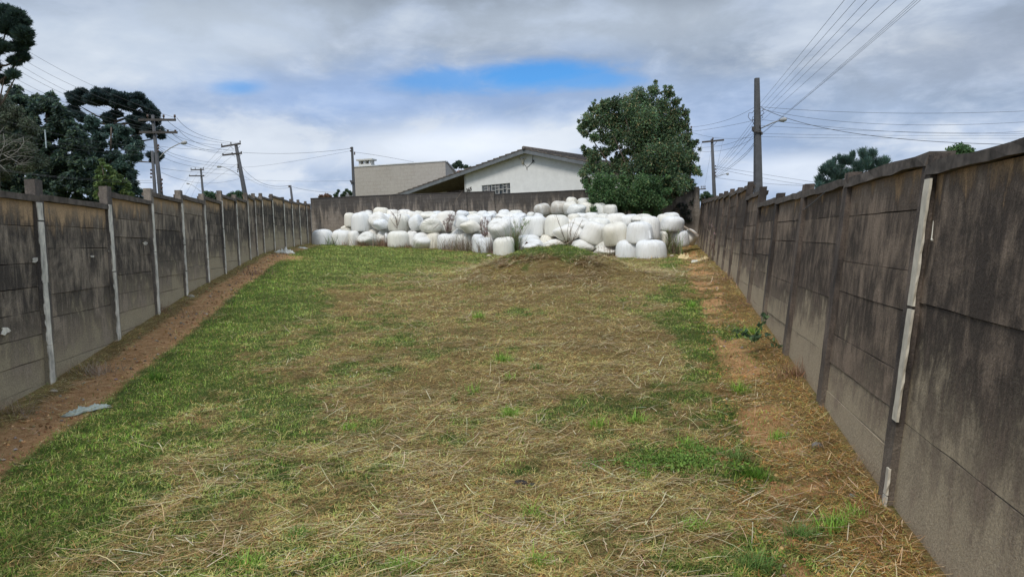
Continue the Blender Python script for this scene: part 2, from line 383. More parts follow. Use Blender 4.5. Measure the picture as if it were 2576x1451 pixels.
tone = (.50+.82*fbm(X*1.4+50, Y*1.4, 3))*(.42+1.1*fbm(X*6+9, Y*6, 3))*1.2*(1+.12*mnd)
col = np.clip(col*tone[:, None], .01, .8)
L = np.where(isg, .022+.038*rng.random(n)**1.5, .03+.09*rng.random(n)**2)*(1+Y/55)
Wd = np.where(isg, .0045, .003)*(1+.6*rng.random(n)); Wd = np.maximum(Wd, Y*.00062)
yaw = rng.random(n)*6.283; lift = np.where(isg, .35+.8*rng.random(n), -.05+.35*rng.random(n)**1.5)
curl = np.where(isg, -1.0*rng.random(n), rng.normal(0, .45, n))
P = np.stack([X, Y, z + np.where(isg, 0, .004+.028*rng.random(n)+.035*np.clip(fbm(X*3.1+4, Y*3.1, 3)-.45, 0, 1))], 1)
push(blades(P, L, Wd, yaw, lift, curl, col))
grassV = (np.concatenate(allV), np.concatenate(allF), np.concatenate(allC))
me = np_mesh('grass', grassV[0], grassV[1], {'col': grassV[2]}); tag(link('grass', me, BLADE), 'short mown grass and dry thatch covering the sloping lot between the walls', 'grass', kind='stuff')
# long cut straw lying on top
allV, allF, allC = [], [], []; off = 0
N = 56000
X, Y = scatter(N, 2.6, 34, 1.0); k_ = N//3; X[:k_] = MC.x+rng.normal(0, 1.9, k_); Y[:k_] = MC.y-.8+rng.normal(0, 1.3, k_)
g, d, aa, bb = cover(X, Y); u = X-Xl(Y); v = Xr(Y)-X
clump = fbm(X*1.1+70, Y*1.1+20, 3)
dens = sstep(.75, .2, g)*(.12+1.9*sstep(.44, .60, clump)) + .9*np.exp(-((v-.15)/.28)**2) + .5*np.exp(-((u-.12)/.2)**2)
keep = rng.random(N) < dens*np.where(d > .6, .25, 1)
X, Y, u, v = X[keep], Y[keep], u[keep], v[keep]; n = len(X)
L = (.06+.36*rng.random(n)**2.0)*(1+Y/40)*np.where(v < .6, .55, 1); Wd = np.maximum(.0025+.004*rng.random(n), Y*.00055)
nearw = v < .4
yaw = np.where(nearw, rng.normal(1.2, .9, n), rng.random(n)*6.283 if True else 0)
yaw = np.where((~nearw) & (rng.random(n) < .6), rng.normal(.25, .55, n) + np.where(rng.random(n) < .5, math.pi, 0), yaw)
lift = rng.normal(.03, .07, n) + np.where(nearw, .06, 0)
col = pick([(.68,.55,.33),(.78,.66,.43),(.55,.41,.22),(.40,.30,.17),(.58,.49,.33),(.29,.18,.09)], n); col = np.where(nearw[:, None], col*np.array([.85,.72,.66]), col)
P = np.stack([X, Y, gh(X, Y)+.02+.03*rng.random(n)], 1)
push(blades(P, L, Wd, yaw, lift, rng.normal(-.1, .35, n), col, 4, 1))
me = np_mesh('straw', np.concatenate(allV), np.concatenate(allF), {'col': np.concatenate(allC)})
tag(link('straw', me, BLADE), 'long dry cut straw stalks lying loose over the mown lot', 'straw', kind='stuff')
# ------------------------------------------------------------------ boundary walls
def wall_mat(name, dark, mid, light, tan, lowcut, topcut, darkness):
    m, nt, b, o = mat(name)
    oc = nd(nt, 'ShaderNodeTexCoord').outputs['Object']
    rnd = nd(nt, 'ShaderNodeObjectInfo').outputs['Random']
    ha = nd(nt, 'ShaderNodeAttribute', attribute_name='hn').outputs['Fac']
    kk_ = mth(nt, 'FLOOR', mth(nt, 'DIVIDE', ha, 4.0)); hn = mth(nt, 'SUBTRACT', mth(nt, 'SUBTRACT', ha, mth(nt, 'MULTIPLY', kk_, 4.0)), 1.0)
    wn_ = nd(nt, 'ShaderNodeTexWhiteNoise', noise_dimensions='1D'); nt.links.new(mth(nt, 'ADD', kk_, mth(nt, 'MULTIPLY', rnd, 77.0)), wn_.inputs['W']); crs = wn_.outputs['Value']
    st = noise(nt, mapv(nt, oc, (4.2, 4.2, 1.15)), 1.5, 8, .68, .5)
    st2 = noise(nt, mapv(nt, oc, (26, 26, 1.3)), 1.0, 4, .6)
    bl = noise(nt, mapv(nt, oc, (1, 1, 1), (4, 9, 2)), 1.6, 7, .66, .4)
    gr = noise(nt, oc, 55, 4, .75)
    pat = mth(nt, 'ADD', mth(nt, 'MULTIPLY', st, .38), mth(nt, 'ADD', mth(nt, 'MULTIPLY', bl, .50), mth(nt, 'MULTIPLY', st2, .12)))
    pat = mth(nt, 'ADD', pat, mth(nt, 'ADD', mth(nt, 'MULTIPLY', mth(nt, 'SUBTRACT', rnd, .5), .07), mth(nt, 'MULTIPLY', mth(nt, 'SUBTRACT', crs, .5), .06)))
    body = ramp(nt, pat, [(darkness-.055, dark), (darkness+.01, tuple(x*.6+y*.4 for x, y in zip(dark, mid))), (darkness+.085, mid)])
    lo = mth(nt, 'ADD', hn, mth(nt, 'ADD', mth(nt, 'MULTIPLY', mth(nt, 'SUBTRACT', bl, .5), 1.0), mth(nt, 'MULTIPLY', mth(nt, 'SUBTRACT', st, .5), .6)))
    lo = mth(nt, 'ADD', lo, mth(nt, 'ADD', mth(nt, 'MULTIPLY', mth(nt, 'SUBTRACT', rnd, .5), .2), mth(nt, 'MULTIPLY', mth(nt, 'SUBTRACT', crs, .5), .16)))
    c = mixc(nt, mth(nt, 'MULTIPLY', sm(nt, lo, lowcut+.16, lowcut-.16), .78), body, light)
    tp = mth(nt, 'ADD', hn, mth(nt, 'MULTIPLY', mth(nt, 'SUBTRACT', mth(nt, 'ADD', mth(nt, 'MULTIPLY', st, .5), mth(nt, 'MULTIPLY', bl, .5)), .5), -.75))
    c = mixc(nt, mth(nt, 'MULTIPLY', sm(nt, tp, topcut-.03, topcut+.1), .85), c, tan)
    # earth splash near the foot, algae freckles
    c = mixc(nt, mth(nt, 'MULTIPLY', sm(nt, mth(nt, 'ADD', hn, mth(nt, 'MULTIPLY', bl, .12)), .16, .05), .45), c, (.30, .19, .11))
    c = mixc(nt, .38, c, ramp(nt, gr, [(.36, (.35,.35,.35)), (.5, (.9,.9,.9)), (.66, (1.6,1.55,1.5))]), 'MULTIPLY')
    nt.links.new(c, b.inputs['Base Color']); b.inputs['Roughness'].default_value = .93; b.inputs['Specular IOR Level'].default_value = .12
    bump(nt, b, mth(nt, 'ADD', gr, mth(nt, 'MULTIPLY', bl, 2.0)), .8, .015)
    return m
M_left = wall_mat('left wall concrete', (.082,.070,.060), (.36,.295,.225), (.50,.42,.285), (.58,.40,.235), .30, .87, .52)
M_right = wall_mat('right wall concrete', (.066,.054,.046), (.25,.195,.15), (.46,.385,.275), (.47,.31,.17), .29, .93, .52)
M_cope_l = simple('weathered coping', (.115,.095,.078), .95, .5, 9)
M_cope_r = simple('dark coping', (.085,.072,.062), .95, .5, 10)
M_plaster = simple('pale plaster', (.62,.58,.50), .9, .5, 7, 0, (1, 1, .6))
M_white = simple('white plaster', (.50,.46,.38), .9, .22, 9)
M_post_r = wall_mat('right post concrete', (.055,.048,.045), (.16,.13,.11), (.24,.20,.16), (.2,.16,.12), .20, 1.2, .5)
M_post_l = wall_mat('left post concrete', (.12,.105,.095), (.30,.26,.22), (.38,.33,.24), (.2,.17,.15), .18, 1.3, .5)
def rough_box(mb, P, n, segs, w0, w1, h0, h1, hn, jit=.004, L=1.0):
    "bar along s in 0..L: P(s, o, H) gives points; w0..w1 outward, h0..h1 height"
    b = len(mb.v); vs = []; at_ = []; rough_box.k = (getattr(rough_box, 'k', 0)+1) % 500; kof = 4*rough_box.k+1
    for i in range(segs+1):
        s = L*i/segs
        for (o_, H) in ((w0,h0),(w1,h0),(w1,h1),(w0,h1)):
            H2 = H + random.uniform(-jit, jit)
            vs.append(P(s, o_+random.uniform(-jit, jit)*.7, H2)); at_.append(hn(H2)+kof)
    fs = [(0,1,2,3), tuple(segs*4+k for k in (3,2,1,0))]
    for i in range(segs):
        for k in range(4):
            a, c = i*4+k, i*4+(k+1)%4; fs.append((a, a+4, c+4, c))
    mb.add(vs, fs, at_)
def make_wall(root, base, tops, inner, lean, courses, M_panel, M_post, M_cope, side, strips, posttops, ctop=.085):
    for i in range(len(base)-1):
        A, B = base[i], base[i+1]; t = Vector((B.x-A.x, B.y-A.y, 0)); Ln = t.length; t.normalize()
        nrm = Vector((t.y, -t.x, 0))*inner
        zt = EYE.z + tops[i]; zb = min(A.z, B.z) - .25
        def P(s, o_, H, A=A, B=B, t=t, nrm=nrm, Ln=Ln):
            zz = A.z + (B.z-A.z)*s/Ln
            q = A + t*s + nrm*(o_ - lean*(H-zz)); q.z = H; return q
        hn = lambda H, zb=zb, zt=zt: (H-zb-.25)/(zt-zb-.25)
        mb = MB()
        rough_box(mb, P, 1, 4, -.09, -.045, zb, zt-.02, hn, .001, Ln)      # core behind the joints
        H = zt - ctop; cs = courses(i, H, zb); 
        for k, h in enumerate(cs):
            top = H; bot = max(H-h, zb); o_ = random.uniform(-.009, .007)
            rough_box(mb, P, 1, 7, -.05, o_, bot + (.004+random.random()*.006), top, hn, .0035, Ln)
            H = bot
            if H <= zb+.01: break
        mb.build('concrete_panel', M_panel, root, attr='hn')
        mb = MB(); rough_box(mb, P, 1, 9, -.12, .055, zt-ctop+.003, zt+random.uniform(-.01,.01), hn, .007 if side == 0 else .012, Ln)
        mb.build('coping', M_cope, root, attr='hn')
    for i in range(len(base)):
        A = base[i]; T = base[min(i+1, len(base)-1)] - base[max(i-1, 0)]; T.z = 0; T.normalize(); nrm = Vector((T.y, -T.x, 0))*inner
        zt = EYE.z + posttops[i]; zb = A.z-.3
        def P(s, o_, H, A=A, T=T, nrm=nrm):       # bar along height: s is height
            q = A + T*(H) + nrm*(o_ - lean*(s+zb-A.z)); q.z = zb+s; return q
        mb = MB(); hgt = zt-zb; b0 = len(mb.v)
        segs = 14; vs = []; an = []
        for k in range(segs+1):
            s = hgt*k/segs; j = .006
            for (hh, o_) in ((-.1, -.07), (.1, -.07), (.1, .05), (-.1, .05)):
                vs.append(P(s, o_+random.uniform(-j, j)*.6, hh+random.uniform(-j, j))); an.append(s/hgt+1)
        fs = [(3,2,1,0), tuple(segs*4+k for k in range(4))]
        for k in range(segs):
            for q in range(4): a_, c_ = k*4+q, k*4+(q+1)%4; fs.append((a_, c_, c_+4, a_+4))
        mb.add(vs, fs, an)
        po = mb.build('post', M_post, root, attr='hn')
        for (s0, s1, x0, x1, mt) in strips(i, zb, zt, A.z):
            mb = MB(); n = max(4, int((s1-s0)/.07)); vs = []
            for k in range(n+1):
                s = s0 + (s1-s0)*k/n
                for hh, o_ in ((x0+random.uniform(-.012,.010), .045), (x1+random.uniform(-.010,.012), .045), (x1+random.uniform(-.006,.006), .062), (x0+random.uniform(-.006,.006), .062)):
                    vs.append(P(s-zb, o_, hh))
            fs = [(0,1,2,3), tuple(n*4+k for k in (3,2,1,0))]
            for k in range(n):
                for q in range(4): a_, c_ = k*4+q, k*4+(q+1)%4; fs.append((a_, a_+4, c_+4, c_))
            mb.add(vs, fs); mb.build('plaster_strip', mt, po)
def std_courses(i, H, zb):
    out = []; h = H
    while h > zb:
        c = random.choice([.29,.30,.31,.30,.58,.30]) if i % 3 else random.choice([.30,.31,.29,.30,.45]); out.append(c); h -= c
    return out
LT = [.13, .29, .45, .76] + [.78,.97,1.14,1.245,1.37,1.585,1.66,1.88,2.0,2.14,2.32,2.3,2.34,2.42,2.5]
LPT = [max(LT[max(i-1,0)], LT[min(i, len(LT)-1)]) + random.uniform(.05,.13) for i in range(len(Lb))]
LPT[4] = .95
wl = empty('boundary_wall', Lb[4], 'long grey concrete panel wall with pale plastered posts along the left side of the lot', 'wall')
def sl_left(i, zb, zt, az):
    out = []; s = az-.1; top = zt-.28
    while s < top:
        e = min(top, s+random.uniform(.5, 1.4)); out.append((s, e, -.097, random.uniform(.015, .04), M_plaster)); s = e+random.uniform(.0, .03)
    return out
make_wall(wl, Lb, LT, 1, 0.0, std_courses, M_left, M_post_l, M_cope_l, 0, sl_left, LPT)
RT = [.15,.30,.44] + [.515,.52,.53,.56,.81,1.07,1.12,1.2,1.27,1.33,1.4,1.46,1.53,1.6,1.68]
RPT = [max(RT[max(i-1,0)], RT[min(i, len(RT)-1)]) + random.uniform(.02,.1) for i in range(len(Rb))]; RPT[3] = .50
RPT = RPT
wr = empty('boundary_wall', Rb[3], 'dark weathered concrete panel wall leaning outward along the right side of the lot', 'wall')
def rc(i, H, zb):
    if i == 2: return [.90, .86, .9]
    if i < 2: return [.6, .6, .6, .6, .6]
    return std_courses(i, H, zb)
def sl_right(i, zb, zt, az):
    if i == 3: return [(EYE.z-.56, EYE.z+.33, -.135, -.02, M_white), (EYE.z-1.39, EYE.z-.585, -.135, -.03, M_white), (EYE.z-1.93, EYE.z-1.74, -.12, -.06, M_white), (EYE.z-2.12, EYE.z-1.94, -.12, -.055, M_plaster)]
    return []
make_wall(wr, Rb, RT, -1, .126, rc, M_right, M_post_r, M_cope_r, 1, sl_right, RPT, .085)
# ---- back wall
BL, BR = atz(781, 44.3, 0), atz(1753, 40.4, 0)
bt = (BR-BL); bt.z = 0; bl_len = bt.length; bt.normalize(); bn = Vector((bt.y, -bt.x, 0))      # towards the lot
def onback(px, py): return hit(px, py, BL, bn)
prof = [(781,501),(987,492),(1243.5,483),(1245.5,490.5),(1466,480),(1600,478.5),(1752,477)]
tp = [onback(*p) for p in prof]
m, nt, b, o = mat('back wall blocks')
oc = nd(nt, 'ShaderNodeTexCoord').outputs['Object']; hn = nd(nt, 'ShaderNodeAttribute', attribute_name='hn').outputs['Fac']
ps = nd(nt, 'ShaderNodeSeparateXYZ', {0: oc}); uv = nd(nt, 'ShaderNodeCombineXYZ', {0: ps.outputs[0], 1: ps.outputs[2], 2: 0.0}).outputs[0]
br = nd(nt, 'ShaderNodeTexBrick', {'Vector': uv, 'Scale': 1.0, 'Mortar Size': .012, 'Mortar Smooth': .5, 'Brick Width': .39, 'Row Height': .195, 'Color1': (1,1,1,1), 'Color2': (.86,.84,.82,1), 'Mortar': (.78,.76,.74,1)})
st = noise(nt, mapv(nt, oc, (3.2, 3.2, .5)), 1.4, 6, .65); bl = noise(nt, oc, .7, 5, .6); gr = noise(nt, oc, 22, 5, .75)
body = ramp(nt, bl, [(.35, (.21,.185,.16)), (.55, (.28,.245,.21)), (.7, (.33,.28,.23))])
dk = sm(nt, mth(nt, 'ADD', hn, mth(nt, 'ADD', mth(nt, 'MULTIPLY', mth(nt, 'SUBTRACT', st, .5), 1.3), mth(nt, 'MULTIPLY', mth(nt, 'SUBTRACT', bl, .5), .5))), .62, .95)
c = mixc(nt, mth(nt, 'MULTIPLY', dk, .88), body, (.07,.066,.064)); c = mixc(nt, 1.0, c, br.outputs[0], 'MULTIPLY')
c = mixc(nt, .4, c, ramp(nt, gr, [(.35, (.5,.5,.5)), (.65, (1.4,1.4,1.4))]), 'MULTIPLY')
nt.links.new(c, b.inputs['Base Color']); b.inputs['Roughness'].default_value = .95; b.inputs['Specular IOR Level'].default_value = .1
bump(nt, b, mth(nt, 'ADD', br.outputs[1], gr), .5, .02)
M_back = m
wb = empty('block_wall', BL, 'weathered brown block wall with blackened top edge behind the white bales', 'wall')
mb = MB()
zlow = EYE.z-1.3
for q0, q1 in ((0,1),(1,2),(3,4),(4,5),(5,6)):
    a, c = tp[q0], tp[q1]
    nseg = max(2, int((c-a).length/.5))
    for k in range(nseg):
        p, r_ = a.lerp(c, k/nseg), a.lerp(c, (k+1)/nseg)
        pts = []
        for (H0, H1) in ((zlow, zlow), (p.z, r_.z)):
            for w, (pp, HH) in enumerate(((p, H0), (r_, H1), (r_, H1), (p, H0))):
                v = Vector((pp.x, pp.y, HH)) - (bn*.2 if w >= 2 else Vector()); pts.append(v)
        mb.hexa(pts, [0,0,0,0,1,1,1,1])
mb.build('block_face', M_back, wb, attr='hn')
mb = MB()
for q0, q1 in ((0,1),(1,2),(3,4),(4,5),(5,6)):
    a, c = tp[q0].copy(), tp[q1].copy(); mid = (a+c)/2 - bn*.1; mid.z += .03
    mb.box(mid, (c-a).length, .24, .06, (c-a).normalized(), bn)
mb.build('coping', simple('black coping', (.055,.05,.048), .95, .4, 8), wb)
for px in (1168, 1752):
    p = onback(px, 488 if px < 1500 else 470); mb = MB(); z0 = zlow
    mb.hexa([Vector((p.x, p.y, z)) + bt*i*.14 + bn*j for z in (z0, p.z) for i, j in ((-1,.06),(1,.06),(1,-.26),(-1,-.26))], [0,0,0,0,1,1,1,1])
    mb.build('pillar', M_back, wb, attr='hn')
def onl(px, py, off=.01):
    P_ = Lb[3].lerp(Lb[5], .5); t = (Lb[5]-Lb[3]); t.z = 0; t.normalize(); n = Vector((t.y, -t.x, 0)); return hit(px, py, P_ + n*off, n), n
for cx_, cy_, r_ in ((12,832,13),(88,654,9),(365,612,6),(230,645,5),(275,632,4)):
    pts = []
    for k in range(11):
        a_ = 6.283*k/11; rr_ = r_*random.uniform(.55, 1.25); p_, n_ = onl(cx_+math.cos(a_)*rr_, cy_+math.sin(a_)*rr_*.75); pts.append(p_)
    mb = MB(); mb.prism(pts, n_*-.03 if False else n_*.012); mb.build('plaster_patch', M_plaster, wl)
# ------------------------------------------------------------------ wrapped bales
def bale_mat(name, base, dirt, dirtamt):
    m, nt, b, o = mat(name)
    oc = nd(nt, 'ShaderNodeTexCoord').outputs['Object']; rnd = nd(nt, 'ShaderNodeObjectInfo').outputs['Random']
    sv = nd(nt, 'ShaderNodeAttribute', attribute_name='wrap').outputs['Vector']       # angle*R, height, cap
    s1 = noise(nt, mapv(nt, sv, (14, 1.0, 3)), 1.5, 5, .6); s2 = noise(nt, mapv(nt, sv, (36, 2.2, 5)), 1.2, 4, .6); bl = noise(nt, oc, 2.4, 4, .6)
    warm = tuple(c*w for c, w in zip(base, (1.0, .97, .9))); cool = tuple(c*w for c, w in zip(base, (.95, .985, 1.02)))
    c = mixc(nt, rnd, warm, cool)
    c = mixc(nt, mth(nt, 'MULTIPLY', sm(nt, s1, .52, .70), .26), c, tuple(x*.66 for x in base))
    c = mixc(nt, mth(nt, 'MULTIPLY', sm(nt, s2, .54, .70), .30), c, tuple(x*.6 for x in base))
    dd = mth(nt, 'MULTIPLY', sm(nt, mth(nt, 'ADD', mth(nt, 'MULTIPLY', bl, .6), mth(nt, 'MULTIPLY', s1, .5)), .58 - dirtamt*.2, .78 - dirtamt*.2), .25+dirtamt*.6)
    c = mixc(nt, dd, c, dirt)
    nt.links.new(c, b.inputs['Base Color']); b.inputs['Roughness'].default_value = .42; b.inputs['Specular IOR Level'].default_value = .4
    bump(nt, b, mth(nt, 'ADD', mth(nt, 'MULTIPLY', s1, 1.6), s2), .6, .035)
    return m
M_bale = bale_mat('white bale wrap', (.82,.82,.815), (.62,.585,.52), .0)
M_cream = bale_mat('creamy bale wrap', (.80,.78,.72), (.58,.53,.44), .1)
M_dirty = bale_mat('dirty bale wrap', (.74,.71,.65), (.40,.34,.26), .7)
NT, NP = 76, 30
th = np.linspace(0, 2*np.pi, NT, endpoint=False); ph = np.linspace(-np.pi/2, np.pi/2, NP)
def bale_shape(seed, slump, upright=True):
    r = np.random.default_rng(seed)
    T, Pp = np.meshgrid(th, ph)
    e = .46 + r.uniform(-.06, .08); ez = .52 + r.uniform(-.05, .1)
    cr = np.abs(np.cos(Pp))**e; sz = np.sign(Pp)*np.abs(np.sin(Pp))**ez
    rad = cr.copy(); z = sz
    # folds gathered on the caps, running down over the shoulder
    fold = np.zeros_like(T)
    for f in r.integers(9, 46, 9): fold += r.uniform(.4, 1)*np.sin(f*T + r.uniform(0, 6.28) + r.uniform(-.8, .8)*z)/(4+f*.12)
    w = np.exp(-((np.abs(z)-.86)/.42)**2)
    lump = sum(r.uniform(.01, .035)*np.sin(k*T+r.uniform(0, 6.28))*np.cos(r.uniform(.5, 2)*z+r.uniform(0, 6)) for k in (1, 2, 3, 4))
    rad = rad*(1+lump) + fold*(.020+.028*w)*np.clip(cr*1.4, 0, 1)
    z = z*(1 + .03*np.sin(2*T+r.uniform(0, 6.28))) + np.where(z > 0, 1, -1)*.032*fold*np.clip(1.2-cr, 0, 1)*4*np.clip(cr, 0, 1)
    z = z + .05*r.normal()*rad*np.cos(T+r.uniform(0, 6.28))
    if upright:
        rad = np.where(Pp < 0, (np.abs(np.cos(Pp))**.22)*(rad/np.maximum(cr, 1e-3)), rad)*(1-.05*np.clip(z, 0, 1))
        z = np.where(z > .5, z + .10*(1-cr**2)*r.uniform(.3, 1.3), z)
    x, y = rad*np.cos(T), rad*np.sin(T)
    if slump: # settled: wider and flatter low down
        k = .5-.5*z; x *= 1+.10*slump*k; y *= 1+.10*slump*k; x += slump*.10*r.choice([-1, 1])*z
    V = np.stack([x, y, z], -1)
    wrap = np.stack([T*1.0, z*.6, cr], -1)
    return V, wrap
ii = np.arange(NT*NP).reshape(NP, NT)
BF = np.stack([ii[:-1].ravel(), np.roll(ii, -1, 1)[:-1].ravel(), np.roll(ii, -1, 1)[1:].ravel(), ii[1:].ravel()], 1)
def Zf(px): return float(np.interp(px, [780, 830, 1000, 1150, 1265, 1400, 1560, 1640, 1720], [41.9, 41.5, 39.5, 37.5, 35.2, 33.8, 32.2, 31.4, 33]))
bale_n = 0
def bale(x0, x1, y0, y1, dz, kind, label, mt=None, deep=None, lab=True):
    """picture box -> bale at depth. kind: 'u' upright; ('t', a) upright leaning a degrees; ('l', yaw, tip) lying with its flat end turned"""
    global bale_n
    bale_n += 1
    px = (x0+x1)/2; Z = Zf(px) + dz
    y1 += (y1-y0)*(.12 if 'layer' in label else .07); y0 -= (y1-y0)*.01; gx_ = (x1-x0)*.035; x0 -= gx_; x1 += gx_
    w = (x1-x0)*Z/F_; h = (y1-y0)*Z/F_
    V, wrap = bale_shape(bale_n*13+5, .6 if kind == 'u' and bale_n % 2 else (.0 if kind == 'u' else .5), kind == 'u' or kind[0] == 't')
    sh = V.shape; V = V.reshape(-1, 3)
    V = V*np.array([.6, .6, .56])
    R = Matrix.Rotation(random.uniform(0, 6.28), 3, 'Z')
    if kind == 'u': R = Matrix.Rotation(math.radians(random.uniform(-3, 3)), 3, 'Y') @ R
    elif kind[0] == 't': R = Matrix.Rotation(math.radians(kind[1]), 3, 'Y') @ Matrix.Rotation(math.radians(random.uniform(0, 18)), 3, 'X') @ R
    else: R = Matrix.Rotation(math.radians(kind[1]), 3, 'Z') @ Matrix.Rotation(math.radians(90-kind[2]), 3, 'X') @ R
    V = V @ np.array(R).T
    ext_ = V.max(0)-V.min(0)
    V = V - (V.max(0)+V.min(0))/2
    sx, sz = w/ext_[0], h/ext_[2]; sy = (deep or min(max((sx+sz)/2, .95), 1.3))
    V = V*np.array([sx, sy, sz])
    # weight settles the underside flat
    zmin = V[:, 2].min(); low = V[:, 2] < zmin*.84; V[low, 2] = zmin*.84 + (V[low, 2]-zmin*.84)*.4
    c = at(px, (y0+y1)/2, Z)
    V[:, 2] -= V[:, 2].min(); bz = c.z - h/2
    fc = BF
    me = np_mesh('bale', V, fc, None, True)
    a_ = me.attributes.new('wrap', 'FLOAT_VECTOR', 'POINT'); a_.data.foreach_set('vector', wrap.reshape(-1).astype(np.float32))
    M_ = mt or (M_cream if (bale_n*7) % 10 < 3 else M_bale)
    ob = link('silage_bale', me, M_, None, Vector((c.x, c.y, bz)))
    tag(ob, label, 'bale', 'white wrapped silage bales heaped at the end of the lot')
    return ob
def k1(x, y): return 743+x*.2163, 446+y*.2163
def k2(x, y): return 1189+x*.2452, 446+y*.2452
def k8(x, y): return 1292.8+x*.0923, 490.3+y*.0923
def B(k, x0, x1, y0, y1, dz, kind, label, **kw):
    a = k(x0, y0); c = k(x1, y1); return bale(a[0], c[0], a[1], c[1], dz, kind, label, **kw)
